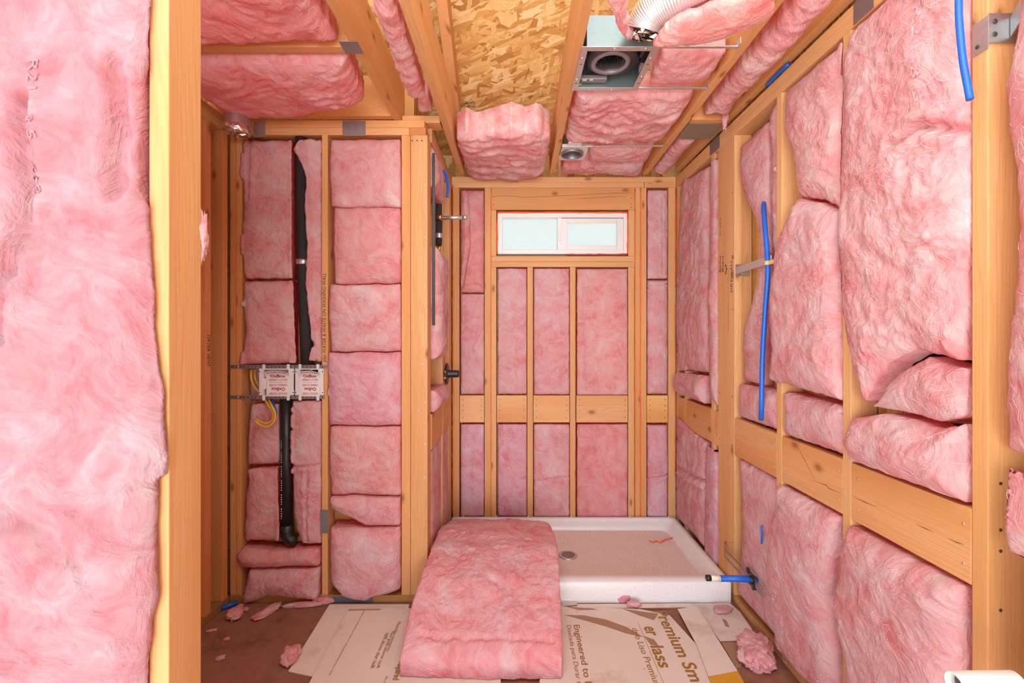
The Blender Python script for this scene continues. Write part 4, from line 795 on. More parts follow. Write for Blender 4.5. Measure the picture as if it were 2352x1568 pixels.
# ================================================================ folded batt lying over the curb
class Drape:
    ys = [1.79, 1.805, 1.84, 1.98, 2.11, 2.32, 2.50, 2.63, 2.80, 2.94, 3.02]; zs = [.079, .096, .111, .172, .233, .279, .285, .268, .215, .165, .14]
    th = [.062, .076, .088, .12, .14, .15, .15, .14, .095, .05, .026]
    def conv(s, p): return p
    def pt(s, a, b, d):
        a, b, d = np.broadcast_arrays(np.asarray(a, float), np.asarray(b, float), np.asarray(d, float))
        k = np.clip(-d/.08, 0, 1); z = np.interp(b, s.ys, s.zs) + np.where(d > -.03, d, d*np.interp(b, s.ys, s.th)/.08)
        return np.stack([a, b, z], -1)
batt('thick loose pink batt draped from the cardboard over the shower curb', Drape(), [(-.464, 1.79), (-.462, 2.0), (-.45, 2.11), (-.434, 2.32), (-.43, 2.63), (-.422, 3.02)], [(.19, 1.79), (.205, 2.0), (.225, 2.4), (.205, 2.7), (.175, 2.85), (.08, 3.02)],
     [(-.42, 3.02), (-.2, 3.03), (.1, 2.99)], [(-.464, 1.80), (-.1, 1.785), (.19, 1.79)], thick=.08, d0=.0, bulge=.018, lump=.014, res=.0062, px=False, group=None, rag=.007, col=(1.02, .98, 1.02),
     creases=[([(-.40, 1.87), (.15, 1.85)], .006, .01), ([(-.1, 2.1), (.0, 2.05), (.05, 1.95)], .006, .02)])
# ================================================================ cardboard on the floor
gF = 'flattened cardboard on the floor'
def sheet(label, pts, z0, z1, texts=(), torn=(), col=(1,1,1), mat=None, rows=()):
    mb = MB(); mb.slab([FL(*p, z1) for p in pts], z0, z1, 0, 1)
    for t in torn: mb.slab([FL(*p, z1) for p in t], z1-.0004, z1+.0006, 1)
    for body, px, py, w, h, bd in texts:
        x, y = FL(px, py, z1); mb.text(body, (x, y, z1+.0009), (0,-1,0), (1,0,0), w, h, 2, bold=bd)
    for body, x, yt, ln, h, bd in rows: mb.text(body, (x, yt-ln/2, z1+.0009), (0,-1,0), (1,0,0), ln, h, 2, bold=bd)
    if rows: mb.box(.578, .5795, 1.62, 2.15, z1+.0004, z1+.0009, 2)
    return tag(mb.build('cardboard_sheet', [mat or CARD, KRAFT, BROWNINK], col=col), label, 'cardboard', gF)
sheet('plain white cardboard sheet edge lying nearest the bare subfloor', ((757, 1387), (940, 1387), (925, 1480), (900, 1575), (745, 1563), (730, 1556), (662, 1541)), .001, .007)
sheet('printed white cardboard with small brown text beside the draped batt', ((798, 1402), (874, 1401), (880, 1396), (1150, 1398), (1150, 1700), (640, 1700)), .0078, .013,
      texts=[('Paint grade exterior caulk', 885, 1490, .23, .017, .01), ('100% silicone clear caulk', 873, 1492, .22, .016, .01), ('Based on nesting requirements of polyurethane foam only', 800, 1470, .42, .010, 0), ('Materiales necesarios', 905, 1460, .20, .016, 0), ('required', 914, 1540, .10, .036, .02), ('Use not required', 880, 1575, .1, .012, 0), ('Wood', 905, 1585, .06, .014, 0), ('2 1/2', 880, 1590, .05, .018, 0)],
      torn=[((805, 1402), (872, 1401), (874, 1398), (800, 1399))])
sheet('printed white cardboard with large brown lettering and torn brown strips', ((1284, 1392), (1400, 1396), (1470, 1398), (1538, 1412), (1600, 1480), (1700, 1600), (1800, 1720), (1220, 1720), (1240, 1560)), .0078, .013,
      torn=[((1296, 1412), (1340, 1413), (1390, 1422), (1440, 1440), (1478, 1463), (1440, 1455), (1390, 1438), (1340, 1424)), ((1430, 1398), (1480, 1405), (1512, 1409), (1502, 1424), (1470, 1414)), ((1300, 1393), (1360, 1397), (1372, 1400), (1330, 1401)), ((1478, 1460), (1502, 1468), (1514, 1484), (1494, 1480))],
      rows=(('Premium Sm', .715, 2.235, .455, .058, .02), ('er', .617, 2.115, .062, .045, .02), ('lass', .617, 1.985, .13, .058, .02), ('drio Liso Premium', .553, 2.105, .36, .028, 0), ('Engineered to Last', .283, 2.128, .44, .036, .012), ('Diseñada para Durar toda la Vida', .248, 2.125, .53, .026, 0)))
sheet('long white cardboard flap beside the large printed lettering', ((1556, 1398), (1601, 1391), (1694, 1540), (1627, 1553), (1600, 1480)), .0145, .018)
sheet('white cardboard sheet in the corner by the blue stub pipe', ((1286, 1387), (1600, 1385), (1676, 1384), (1700, 1405), (1727, 1444), (1716, 1470), (1654, 1472), (1600, 1394), (1470, 1396), (1290, 1396)), .001, .006, torn=[((1658, 1420), (1668, 1424), (1676, 1440), (1666, 1438))])
sheet('amber yellow cardboard flap at the bottom photo border', ((1627, 1554), (1694, 1540), (1722, 1590), (1650, 1606)), .0145, .017, mat=AMBER)
sheet('torn brown cardboard piece under the pink fluff near the blue pipe wall', ((1656, 1474), (1716, 1474), (1724, 1500), (1700, 1530), (1690, 1532)), .001, .005, mat=KRAFT)
sheet('grey white torn cardboard flap leaning on the shower curb', ((1292, 1352), (1322, 1376), (1326, 1388), (1290, 1392)), .0072, .0125, col=(.8, .85, .85))
# ================================================================ loose insulation scraps
gS = 'loose pink scraps'
def scrap(label, c, sz, seed, rot=0.0, name='insulation_scrap', group=gS, n=26, fuzz=.30, col=(1,1,1)):
    th = np.linspace(0, math.pi, n); ph = np.linspace(0, 2*math.pi, 2*n, endpoint=False)
    T, P = np.meshgrid(th, ph, indexing='ij'); d = np.stack([np.sin(T)*np.cos(P), np.sin(T)*np.sin(P), np.cos(T)], -1)
    r = 1+fuzz*(pn(d[..., 0]*1.6+seed, d[..., 1]*1.6, d[..., 2]*1.6)*1.2+pn(d[..., 0]*4+seed, d[..., 1]*4, d[..., 2]*4)*.6+(np.abs(pn(d[..., 0]*9, d[..., 1]*9+seed, d[..., 2]*9))-.3)*.6)
    p = d*r[..., None]*np.array(sz); cr, sr = math.cos(rot), math.sin(rot)
    p = np.stack([p[..., 0]*cr-p[..., 1]*sr, p[..., 0]*sr+p[..., 1]*cr, p[..., 2]], -1) + np.array(c)
    m = 2*n; mb = MB(); mb.add(p.reshape(-1, 3), [(i*m+k, (i+1)*m+k, (i+1)*m+(k+1)%m, i*m+(k+1)%m) for i in range(n-1) for k in range(m)], 0, True)
    return tag(mb.build(name, INS, col=col), label, 'insulation scrap', group)
def fscrap(label, px, py, sz, seed, rot=0.0, z=0.0, **k):
    x, y = FL(px, py, z+sz[2]*.6); scrap(label, (x, y, z+sz[2]*.92), sz, seed, rot, **k)
fscrap('red pink chunk on the subfloor in the alcove corner', 541, 1410, (.034, .05, .022), 1.3, .2, col=RD)
fscrap('curved pink shred on the bare subfloor next to the red chunk', 612, 1406, (.028, .075, .013), 2.9, -.5)
fscrap('long stringy pink shred along the laundry wall foot', 698, 1390, (.10, .018, .012), 4.1, .1)
fscrap('pink shred at the corner of the plain cardboard sheet', 745, 1381, (.05, .022, .018), 5.2, .2)
fscrap('fluffy pink lump against the plain cardboard sheet edge', 668, 1508, (.036, .05, .026), 6.6, .3)
fscrap('tiny pink crumb alone on the subfloor', 521, 1468, (.012, .010, .006), 7.7)
fscrap('small pink crumb on the subfloor toward the near post', 506, 1512, (.017, .012, .008), 8.8, .6)
fscrap('thin pink crumb beside the alcove bottom plate', 486, 1448, (.022, .008, .005), 9.1, .3)
fscrap('pale crumb beside the red pink chunk', 562, 1400, (.02, .012, .008), 3.1)
fscrap('big shaggy pink tuft on the floor under the stub pipe bay', 1738, 1502, (.070, .12, .04), 11.2, -.5, n=44, fuzz=.27)
fscrap('pink wisp stuck to the front of the shower curb', 1434, 1378, (.03, .012, .022), 12.5, col=COOL_LIT)
fscrap('pink wisp on the cardboard in front of the shower curb', 1456, 1388, (.036, .016, .012), 13.1, z=.013)
fscrap('flat pink wisp on the corner cardboard sheet', 1660, 1400, (.05, .03, .007), 14.6, .4, z=.007)
x, y = FL(531, 1388, .014)
mb = MB(); mb.tube([(x-.03, y-.03, .014), (x+.02, y+.02, .014)], .011, 12); tag(mb.build('tube_offcut', BLUE), 'short blue tube offcut lying in the alcove corner', 'tube')
# ================================================================ laundry wall plumbing
UP = empty('drain_pipe', (PX(692, YP), YP+.033, PZ(838, YP)), 'black foam covered drain pipe above the outlet boxes', 'pipe')
mb = MB(); mb.tube([(PX(685, YP), YP+.036, 2.388), (PX(687, YP), YP+.034, 2.1), (PX(690, YP), YP+.033, 1.75), (PX(696, YP), YP+.033, 1.4), (PX(699, YP), YP+.033, PZ(838, YP))], .0315, 20); mb.build('foam_sleeve', FOAM, UP)
mb = MB(); a = Vector((PX(688.8, YP), YP+.033, PZ(600, YP))); mb.lathe(a, (0,0,1), [(.0322, -.013), (.034, -.012), (.034, .012), (.0322, .013)], 24); mb.build('tape_band', STEEL, UP)
LP = empty('drain_pipe', (PX(652, YP), YP+.022, PZ(1248, YP)), 'glossy black drain pipe with an elbow below the outlet boxes', 'pipe')
xq = PX(652, YP); mb = MB(); mb.tube([(xq, YP+.022, PZ(917, YP)), (xq+.004, YP+.022, PZ(1212, YP))], .0295, 22)
for k in range(34):
    z = PZ(1010+k*5.4, YP); w = .0035+.002*((k*7) % 3)
    if k % 6 != 4: mb.box(xq-.012, xq-.012+w, YP-.0048-.0005, YP-.0043, z-.006, z, 1)
mb.build('pipe_body', [BLACK, WHITEINK], LP)
mb = MB(); mb.tube([(xq+.004, YP+.022, PZ(1208, YP)), (xq+.004, YP+.022, PZ(1222, YP)), (xq+.010, YP+.022, PZ(1234, YP)), (xq+.025, YP+.024, PZ(1243, YP)), (xq+.052, YP+.03, PZ(1246, YP))], [.034, .034, .033, .031, .030], 20); mb.build('elbow', BLACK, LP)
ys = YP-.0035
gM = 'perforated mounting straps'
for t, b, p1, lb in ((838, 846, 751, 'upper perforated steel strap holding the outlet boxes'), (908, 916, 746, 'lower perforated steel strap holding the outlet boxes')):
    mb = MB(); mb.box(PX(528, ys), PX(p1, ys), ys-.0008, ys+.0012, PZ(b, ys), PZ(t, ys), 0, .0004)
    for px in range(534, p1-2, 9): mb.disc((PX(px, ys), ys-.0008, PZ((t+b)/2, ys)), (0,-1,0), .0032, .0004, 8, 1)
    mb.disc((PX(547, ys), ys-.001, PZ((t+b)/2, ys)), (0,-1,0), .006, .002, 10, 2)
    tag(mb.build('mounting_strap', [DSTEEL, BLACK, SCREW]), lb, 'strap', gM)
def outlet_box(p0, p1, label, tab):
    o = empty('outlet_box', (PX((p0+p1)/2, YP), YP, PZ(912, YP)), label, 'outlet box', 'washing machine outlet boxes')
    yf = ys-.004; x0, x1, z0, z1 = PX(p0, yf), PX(p1, yf), PZ(910, yf), PZ(846, yf); t = .008
    mb = MB(); mb.box(x0, x0+t, yf-.006, yf+.002, z0, z1, 0, .001); mb.box(x1-t, x1, yf-.006, yf+.002, z0, z1, 0, .001); mb.box(x0+t, x1-t, yf-.006, yf+.002, z1-.006, z1, 0, .001); mb.box(x0+t, x1-t, yf-.006, yf+.002, z0, z0+.006, 0, .001)
    mb.build('box_frame', PLASTIC, o)
    mb = MB(); mb.box(x0+.003, x1-.003, YP+.030, YP+.034, z0+.003, z1-.003, 0); mb.box(x0+.003, x0+.006, YP+.003, YP+.03, z0+.003, z1-.003); mb.box(x1-.006, x1-.003, YP+.003, YP+.03, z0+.003, z1-.003)
    mb.build('box_back', PLASTIC, o)
    mb = MB()
    for q in (p0+3, p1-4):
        for za, zb_ in ((PZ(848, yf), PZ(836, yf)), (PZ(919, yf), PZ(907, yf))): mb.box(PX(q-3, yf), PX(q+3, yf), yf-.007, yf-.0005, za, zb_, 0, .001)
    mb.build('strap_clips', PLASTIC, o)
    for side, q in ((-1, p0), (1, p1)):
        mb = MB(); tab_pts = 0
        for py in (852, 900): 
            mb.box(PX(q, yf) if side > 0 else PX(q-9, yf), PX(q+9, yf) if side > 0 else PX(q, yf), yf-.003, yf, PZ(py+6, yf), PZ(py-4, yf), 0, .001)
            mb.disc((PX(q+7*side, yf), yf-.003, PZ(py+1, yf)), (0,-1,0), .004, .002, 8, 1)
        mb.box(PX(q, yf) if side > 0 else PX(q-8, yf), PX(q+8, yf) if side > 0 else PX(q, yf), yf-.004, yf, PZ(907, yf), PZ(846, yf), 0, .001)
        mb.build('screw_tab', [PLASTIC, DSTEEL], o)
    # printed card cover: flat lower half, upper flap bent forward
    yc = yf-.0085; c0, c1 = (PX(p0+8, yc), PX(p1-3, yc)) if tab else (PX(p0+2, yc), PX(p1-1, yc)); zt, zm, zb2 = PZ(850, yc), PZ(868, yc), PZ(908, yc)
    def cp(x, z):
        k = max(0, (z-zm)/(zt-zm)); xm = (x-(c0+c1)/2)/(c1-c0)
        return Vector((x + (x-(c0+c1)/2)*.12*k, yc-.026*k*k-.0, z - .010*k*(abs(xm)*2)**2))
    nx, nz = 10, 16; vs = [cp(c0+(c1-c0)*i/nx, zb2+(zt-zb2)*j/nz) for j in range(nz+1) for i in range(nx+1)]
    fs = [(j*(nx+1)+i, j*(nx+1)+i+1, (j+1)*(nx+1)+i+1, (j+1)*(nx+1)+i) for j in range(nz) for i in range(nx)]
    mb = MB(); mb.add(vs, fs, 0); mb.add([v+Vector((0, .0012, 0)) for v in vs], [f[::-1] for f in fs], 0)
    if tab: mb.box(PX(p0-4, yc), c0+.001, yc, yc+.0012, PZ(893, yc), PZ(869, yc), 0)
    xm, wd = (c0+c1)/2+.002, (c1-c0)
    def row(body, py, w, h, flip, bd=0.0):
        zc = PZ(py, yc)
        def fn(x, y):
            if flip: x, y = -x, -y
            return cp(xm+x, zc+y)+Vector((0, -.0006, 0))
        mb.text(body, (0,0,0), (1,0,0), (0,1,0), wd*w, h, 1, fn=fn, bold=bd)
    row('SIOUX CHIEF', 854.5, .80, .0085, False, .01); row('OxBox', 863, .66, .017, False, .03); row('DEBRIS COVER', 872, .84, .010, False, .01)
    mb.box(xm-wd*.40, xm+wd*.40, yc-.0006, yc-.0002, PZ(878.2, yc), PZ(877.6, yc), 1)
    row('DEBRIS COVER', 884, .80, .010, True, .01); row('OxBox', 893.5, .62, .017, True, .03); row('SIOUX CHIEF', 903.5, .80, .010, True, .01)
    mb.build('debris_cover', [COVER, REDINK], o)
    return o
outlet_box(604, 667, 'white outlet box with a printed red and white cover, beside the tube loops', True)
o2 = outlet_box(687, 735, 'white outlet box with a creased printed cover, beside the middle stud', False)
mb = MB()
for px in (700, 722): mb.lathe((PX(px, YP), YP+.028, PZ(853, YP)), (0,-1,0), [(0, 0), (.013, 0), (.013, .022), (.010, .026), (0, .026)], 14)
mb.build('valve_knobs', BLACK, o2)
def ptube(name, pts, r, mat, label, cat, group=None, n=10, sub=4):
    P = [Vector(p) for p in pts]; Q = []
    for i in range(len(P)-1):
        p0, p1, p2, p3 = P[max(i-1, 0)], P[i], P[i+1], P[min(i+2, len(P)-1)]
        for k in range(sub):
            t = k/sub; Q.append(.5*((2*p1)+(p2-p0)*t+(2*p0-5*p1+4*p2-p3)*t*t+(3*p1-p0-3*p2+p3)*t**3))
    Q.append(P[-1]); mb = MB(); mb.tube(Q, r, n); return tag(mb.build(name, mat), label, cat, group)
def wl(pts, yfar=2.350, ynear=2.292):
    out = []
    for px, py in pts:
        y = yfar if py < 917 else ynear if py > 926 else yfar+(ynear-yfar)*(py-917)/9
        out.append((PX(px, y), y, PZ(py, y)))
    return out
gT = 'flexible supply tubes'
ptube('supply_tube', wl(((577, 848), (577, 868), (583, 886), (597, 902), (606, 914), (616, 930), (626, 946), (627, 960), (619, 970), (603, 971), (588, 962))), .0058, YELLOW, 'yellow tube loop nearest the corner studs', 'tube', gT)
ptube('supply_tube', wl(((585, 848), (586, 868), (594, 884), (607, 899), (614, 912), (624, 932), (632, 950), (628, 969), (614, 980), (598, 976), (586, 966)), 2.363, 2.276), .0058, YELLOW, 'longer yellow tube loop hanging lowest by the outlet box', 'tube', gT)
ptube('supply_tube', wl(((595, 848), (601, 866), (607, 880), (614, 896), (621, 910), (630, 932), (634, 950), (628, 966)), 2.3695, 2.308), .0056, BLUE, 'blue tube curving down behind the outlet box', 'tube', gT)
# metal plates
gN2 = 'steel nail plates'
def plate(x0, x1, y0, y1, z0, z1, label, mat=DSTEEL, name='nail_plate'):
    mb = MB(); mb.box(x0, x1, y0, y1, z0, z1, 0, .0004); return tag(mb.build(name, mat), label, 'metal plate', gN2)
ypl = YP-.0022
plate(PX(583, YP), PX(610, YP), ypl, ypl+.0015, PZ(315, YP), PZ(279, YP), 'small grey nail plate on the laundry wall plates beside the duct stub', STEEL)
plate(PX(787, YP), PX(840, YP), ypl, ypl+.0015, PZ(312, YP), PZ(278, YP), 'wide dark nail plate on the laundry wall plates above the stacked bay')
plate(PX(736, YP), PX(755, YP), ypl, ypl+.0015, PZ(1224, YP), PZ(1170, YP), 'dark nail plate low on the middle laundry stud')
plate(PX(757, YP), PX(857, YP), ypl, ypl+.0015, .002, PZ(1369, YP), 'blue grey metal strip on the laundry wall bottom plate', plain('blue_grey_metal', (.16, .19, .27), .5, .5, .1))
plate(XR-.002, XR-.0006, 2.49, 2.615, T1+.002, T3-.001, 'dark plate nailed on the blue pipe wall plates beside the grey board')
plate(XR-.002, XR-.0006, 1.42, 1.505, T1+.002, T3-.001, 'grey plate nailed on the blue pipe wall plates at the top photo border')
plate(-.660, -.590, 1.70, 1.775, Z0-.0022, Z0-.0006, 'dark nail plate under the alcove joist and cross joist')
# alcove duct stub
d = empty('duct_stub', (-1.343, 2.20, 2.335), 'short silver dryer duct with a foil end hanging in the alcove corner', 'duct')
mb = MB(); mb.lathe((-1.343, 2.20, 2.345), (0,0,1), [(.057, 0), (.058, .004), (.057, .05), (.057, .075)], 28); mb.lathe((-1.343, 2.20, 2.345), (0,0,1), [(.055, .075), (.055, 0)], 28); mb.build('duct_pipe', plain('duct_steel', (.5, .42, .42), .35, .8, .1), d)
rr = np.random.RandomState(2); mb = MB(); P = [(.0585, .03)]; n = 20; vs = []
for k, (r, h) in enumerate([(.0585, .030), (.0592, .012), (.056, -.004), (.04, .004), (.02, -.002), (0.001, .004)]):
    for i in range(n): a = 2*math.pi*i/n; q = r+rr.uniform(-.003, .003)*(k > 0); vs.append((-1.343+q*math.cos(a), 2.20+q*math.sin(a), 2.345+h+rr.uniform(-.006, .006)*(k > 0)))
mb.add(vs, [(k*n+i, k*n+(i+1)%n, (k+1)*n+(i+1)%n, (k+1)*n+i) for k in range(5) for i in range(n)], 0); mb.build('foil_end', CHROME, d)
# ================================================================ shower fittings
sh = empty('shower_riser', (-.455, 2.70, 1.9), 'insulated shower riser with a grey pipe stub sticking out', 'pipe')
za = 1.375-(500-766)*2.70/1045
mb = MB(); mb.tube([(-.452, 2.70, za-.018), (-.452, 2.70, 2.142)], .019, 14); mb.tube([(-.452, 2.70, 1.90), (-.450, 2.70, za-.022)], .019, 14); mb.build('foam_sleeve', FOAM, sh)
mb = MB(); mb.tube([(-.462, 2.70, za), (-.43, 2.70, za)], .021, 14); mb.build('elbow_fitting', COPPER, sh)
mb = MB(); mb.tube([(-.43, 2.70, za), (-.305, 2.70, za+.001)], .0115, 14); mb.tube([(-.312, 2.70, za+.001), (-.284, 2.70, za+.001)], .0145, 14); mb.build('stub_pipe', STEEL, sh)
mb = MB(); mb.lathe((-.451, 2.70, 1.955), (0,0,1), [(.0195, -.014), (.0205, -.013), (.0205, .013), (.0195, .014)], 16); mb.build('tape_band', STEEL, sh)
mb = MB(); mb.tube([(-.45, 2.70, 1.86), (-.45, 2.70, 1.90)], .009, 10); mb.build('brass_end', BRASS, sh)
ptube('supply_tube', ((-.412, 2.66, 2.33), (-.404, 2.70, 2.29), (-.402, 2.73, 2.25), (-.412, 2.755, 2.20)), .008, BLUE, 'short blue tube at the top of the shower side wall', 'tube')
mb = MB(); mb.tube([(-.434, 2.4245, 1.42), (-.434, 2.4245, 2.335)], .0075, 10); tag(mb.build('foam_strip', GREYFOAM), 'dark grey foam strip standing along the back of the post', 'foam strip')
vz = 1.121; v = empty('shower_valve', (-.43, 2.88, vz-.066), 'black round shower valve guard with a stub on the shower side wall', 'valve')
mb = MB(); mb.lathe((-.437, 2.88, vz), (1,0,0), [(0, 0), (.066, 0), (.068, .006), (.066, .012), (.03, .013), (0, .013)], 32); mb.build('guard_plate', BLACK, v)
mb = MB(); mb.lathe((-.424, 2.88, vz), (1,0,0), [(.026, 0), (.024, .01), (.023, .06), (.0225, .068), (.017, .068), (.017, .05), (0, .05)], 24); mb.build('stem_cover', BLACK, v)
mb = MB(); mb.tube([(-.45, 2.84, vz-.02), (-.43, 2.80, vz-.02)], .009, 10); mb.tube([(-.445, 2.83, vz+.012), (-.43, 2.81, vz+.02)], .007, 10); mb.build('brass_inlet', BRASS, v)
# ================================================================ exhaust fan
fz = Z0-.003
fan = empty('exhaust_fan', (.40, 1.885, fz), 'square metal exhaust fan housing with a round blower opening in the ceiling', 'exhaust fan')
c = [FL(1310, 207, fz), FL(1481, 206, fz), FL(1514, 110, fz), FL(1333, 106, fz)]; fx0, fx1, fy0, fy1 = .2535, .548, 1.728, 2.040
mb = MB(); t = .026; zf0, zf1 = fz-.0015, fz+.0005
for b in ((fx0, fx0+t, fy0, fy1), (fx1-t, fx1, fy0, fy1), (fx0+t, fx1-t, fy0, fy0+t), (fx0+t, fx1-t, fy1-t, fy1)): mb.box(*b, zf0, zf1, 0, .0005)
for x, y in ((.38, fy0+.012), (.50, fy0+.012), (.33, fy1-.010), (.43, fy1-.010), (fx0+.012, 1.80), (fx1-.012, 1.93), (fx0+.012, 1.95), (fx1-.012, 1.80)): mb.disc((x, y, zf0), (0,0,-1), .006, .003, 10, 1)
for x in (fx0+.012, fx1-.012):
    for y in (1.84, 1.98): mb.box(x-.006, x+.006, y-.0015, y+.0015, zf0-.0006, zf0+.0002, 2)
mb.build('mounting_flange', [STEEL, SCREW, BLACK], fan)
hx0, hx1, hy0, hy1, hz = .262+.012, .536, 1.744, 2.022, Z0+.125
mb = MB(); w = .0015
for b in ((hx0, hx0+w, hy0, hy1, zf1, hz), (hx1-w, hx1, hy0, hy1, zf1, hz), (hx0, hx1, hy0, hy0+w, zf1, hz), (hx0, hx1, hy1-w, hy1, zf1, hz), (hx0, hx1, hy0, hy1, hz, hz+w)): mb.box(*b)
house = mb.build('housing', TEAL, fan)
bc = Vector((.393, 1.873, Z0+.028)); sc = []
for k in range(48):
    a = 2*math.pi*k/48; r = .094+.028*max(0, math.cos(a-.35))**3; sc.append((r, a))
mb = MB(); vs = []; n = 48
for rr_, dz in ((.060, -.006), (.064, -.010), (.078, -.010), (.082, -.004)): vs += [(bc.x+rr_*math.cos(a), bc.y+rr_*math.sin(a), bc.z+dz) for r, a in sc]
for dz in (-.002, .055): vs += [(bc.x+r*math.cos(a), bc.y+r*math.sin(a), bc.z+dz) for r, a in sc]
vs += [(bc.x+.060*math.cos(a), bc.y+.060*math.sin(a), bc.z+.03) for r, a in sc]
fs = [(i*n+k, i*n+(k+1)%n, (i+1)*n+(k+1)%n, (i+1)*n+k) for i in range(5) for k in range(n)] + [(6*n+k, 6*n+(k+1)%n, (k+1)%n, k) for k in range(n)]
mb.add(vs, fs, 0, True); scroll = mb.build('blower_scroll', FANDARK, fan)
mb = MB(); mb.lathe(bc+Vector((0, 0, -.009)), (0,0,-1), [(.0605, -.006), (.0615, .004), (.070, .0055), (.079, .003), (.080, 0)], 40); mb.build('inlet_ring', FANGREY, scroll)
mb = MB()
for k in range(40):
    a = 2*math.pi*k/40; mb.tube([(bc.x+.055*math.cos(a), bc.y+.055*math.sin(a), bc.z), (bc.x+.055*math.cos(a), bc.y+.055*math.sin(a), bc.z+.052)], .0018, 5)
mb.lathe(bc+Vector((0, 0, .053)), (0,0,1), [(0, 0), (.06, 0), (.06, .003)], 32); imp = mb.build('impeller', BLACK, fan)
mb = MB(); mb.lathe(bc+Vector((0, 0, .052)), (0,0,-1), [(.012, 0), (.012, .012), (.006, .016), (0, .016)], 12); mb.build('motor_nut', COPPER, imp)
mb = MB(); mb.box(.285, .40, 1.975, 2.008, Z0+.012, Z0+.03, 0, .002); mb.box(.295, .312, 1.976, 1.99, Z0+.0112, Z0+.012, 1); mb.box(.325, .34, 1.976, 1.988, Z0+.0112, Z0+.012, 1); mb.build('control_box', [FANGREY, WHITESTICK], fan)
mb = MB(); mb.box(.278, .294, 2.0, 2.019, Z0+.006, Z0+.007); mb.build('green_sticker', GREENSTICK, house)
mb = MB(); mb.box(.5335, .5345, 1.90, 1.96, Z0+.03, Z0+.06); mb.build('rating_label', WHITESTICK, house)
mb = MB(); mb.box(.50, .53, 1.76, 1.84, Z0+.02, Z0+.06, 0, .002); mb.box(.515, .532, 1.85, 1.88, Z0+.025, Z0+.05, 0, .002); mb.build('wire_connector', BLACK, fan)
mb = MB(); mb.tube([(.31, 1.775, Z0+.02), (.325, 1.80, Z0+.035)], .0035, 8); mb.build('spring_clip', SCREW, fan)
gH = 'telescoping hanger bars'
def bar(x0, x1, y, label, r=.004, z=Z0+.004, ends=True):
    mb = MB(); mb.box(x0, x1, y-.006, y+.006, z-.003, z+.003, 0, .001)
    if ends: mb.box(x1-.004, x1, y-.03, y+.012, z-.005, z+.02, 0, .001)
    return tag(mb.build('hanger_bar', STEEL), label, 'hanger bar', gH)
bar(fx1+.002, .852, 1.741, 'metal hanger bar on the near side of the exhaust fan'); bar(fx1+.002, .857, 2.034, 'metal hanger bar on the far side of the exhaust fan')
# duct
def duct():
    P = [Vector(p) for p in ((.475, 1.68, 2.47), (.478, 1.66, 2.50), (.495, 1.625, 2.522), (.535, 1.585, 2.535), (.60, 1.54, 2.545), (.68, 1.49, 2.55), (.78, 1.42, 2.55))]
    Q = []
    for i in range(len(P)-1):
        p0, p1, p2, p3 = P[max(i-1, 0)], P[i], P[i+1], P[min(i+2, len(P)-1)]
        for k in range(40): t = k/40; Q.append(.5*((2*p1)+(p2-p0)*t+(2*p0-5*p1+4*p2-p3)*t*t+(3*p1-p0-3*p2+p3)*t**3))
    Q = Q[30:225]; mb = MB(); mb.tube(Q, [.064+.0038*abs(math.sin(k*.62)) for k in range(len(Q))], 32, caps=False)
    for i in range(len(mb.sm)): mb.sm[i] = True
    o = mb.build('flexible_duct', DUCTM); return tag(o, 'ribbed silver flexible duct rising from the exhaust fan', 'duct')
du = duct()
# crumpled foil joint
vs = []; n = 22; rr = np.random.RandomState(5)
for k in range(6):
    for i in range(n): a = 2*math.pi*i/n; r = (.052+.01*(k in (1, 5)))+rr.uniform(-.006, .006); vs.append((.485+r*math.cos(a), 1.69+r*.55*math.sin(a)+k*.002, 2.478+k*.011+rr.uniform(-.003, .003)))
mb = MB(); mb.add(vs, [(k*n+i, k*n+(i+1)%n, (k+1)*n+(i+1)%n, (k+1)*n+i) for k in range(5) for i in range(n)]); tag(mb.build('foil_wrap', CHROME), 'crumpled foil tape joint between exhaust fan and silver duct', 'foil')
# round light
lt = empty('recessed_light', (.336, 2.76, Z0-.01), 'round recessed light can on a steel plate in the ceiling', 'light fixture')
lx0, lx1, ly0, ly1 = .276, PX(1352, 2.68), 2.665, 2.875
mb = MB(); zc = Z0+.002; oc = Vector((.347, 2.765, zc)); n = 32; vs = []
for k in range(n):
    a = 2*math.pi*k/n; ca, sa = math.cos(a), math.sin(a); m = max(abs(ca)/((lx1-lx0)/2), abs(sa)/((ly1-ly0)/2)); vs.append(((lx0+lx1)/2+ca/m, (ly0+ly1)/2+sa/m, zc))
vs += [(oc.x+.062*math.cos(2*math.pi*k/n), oc.y+.062*math.sin(2*math.pi*k/n), zc) for k in range(n)]
mb.add(vs, [(k, (k+1)%n, n+(k+1)%n, n+k) for k in range(n)]); mb.add([(x, y, z+.0015) for x, y, z in vs], [(n+k, n+(k+1)%n, (k+1)%n, k) for k in range(n)])
for q in range(6): mb.disc((lx0+.015+q*.025, ly0+.012, zc), (0,0,-1), .004, .001, 8)
plate_o = mb.build('mounting_plate', plain('bright_zinc', (.74, .76, .80), .4, .5, .08), lt)
mb = MB(); mb.lathe(oc, (0,0,1), [(.068, .0), (.068, -.012), (.062, -.014), (.060, -.010), (.060, .05), (.058, .10)], 32); ring_o = mb.build('can_ring', DSTEEL, lt)
mb = MB(); mb.lathe(oc+Vector((0, 0, .10)), (0,0,1), [(0, 0), (.058, 0)], 24); mb.build('can_top', STEEL, ring_o)
mb = MB(); mb.tube([oc+Vector((-.02, .02, .06)), oc+Vector((.0, 0, .03)), oc+Vector((.02, -.01, .05))], .007, 8); mb.build('orange_wire', ORANGE, lt)
mb = MB(); mb.box(oc.x-.005, oc.x+.03, oc.y-.02, oc.y+.02, oc.z+.05, oc.z+.09, 0, .003); mb.build('black_connector', BLACK, lt)
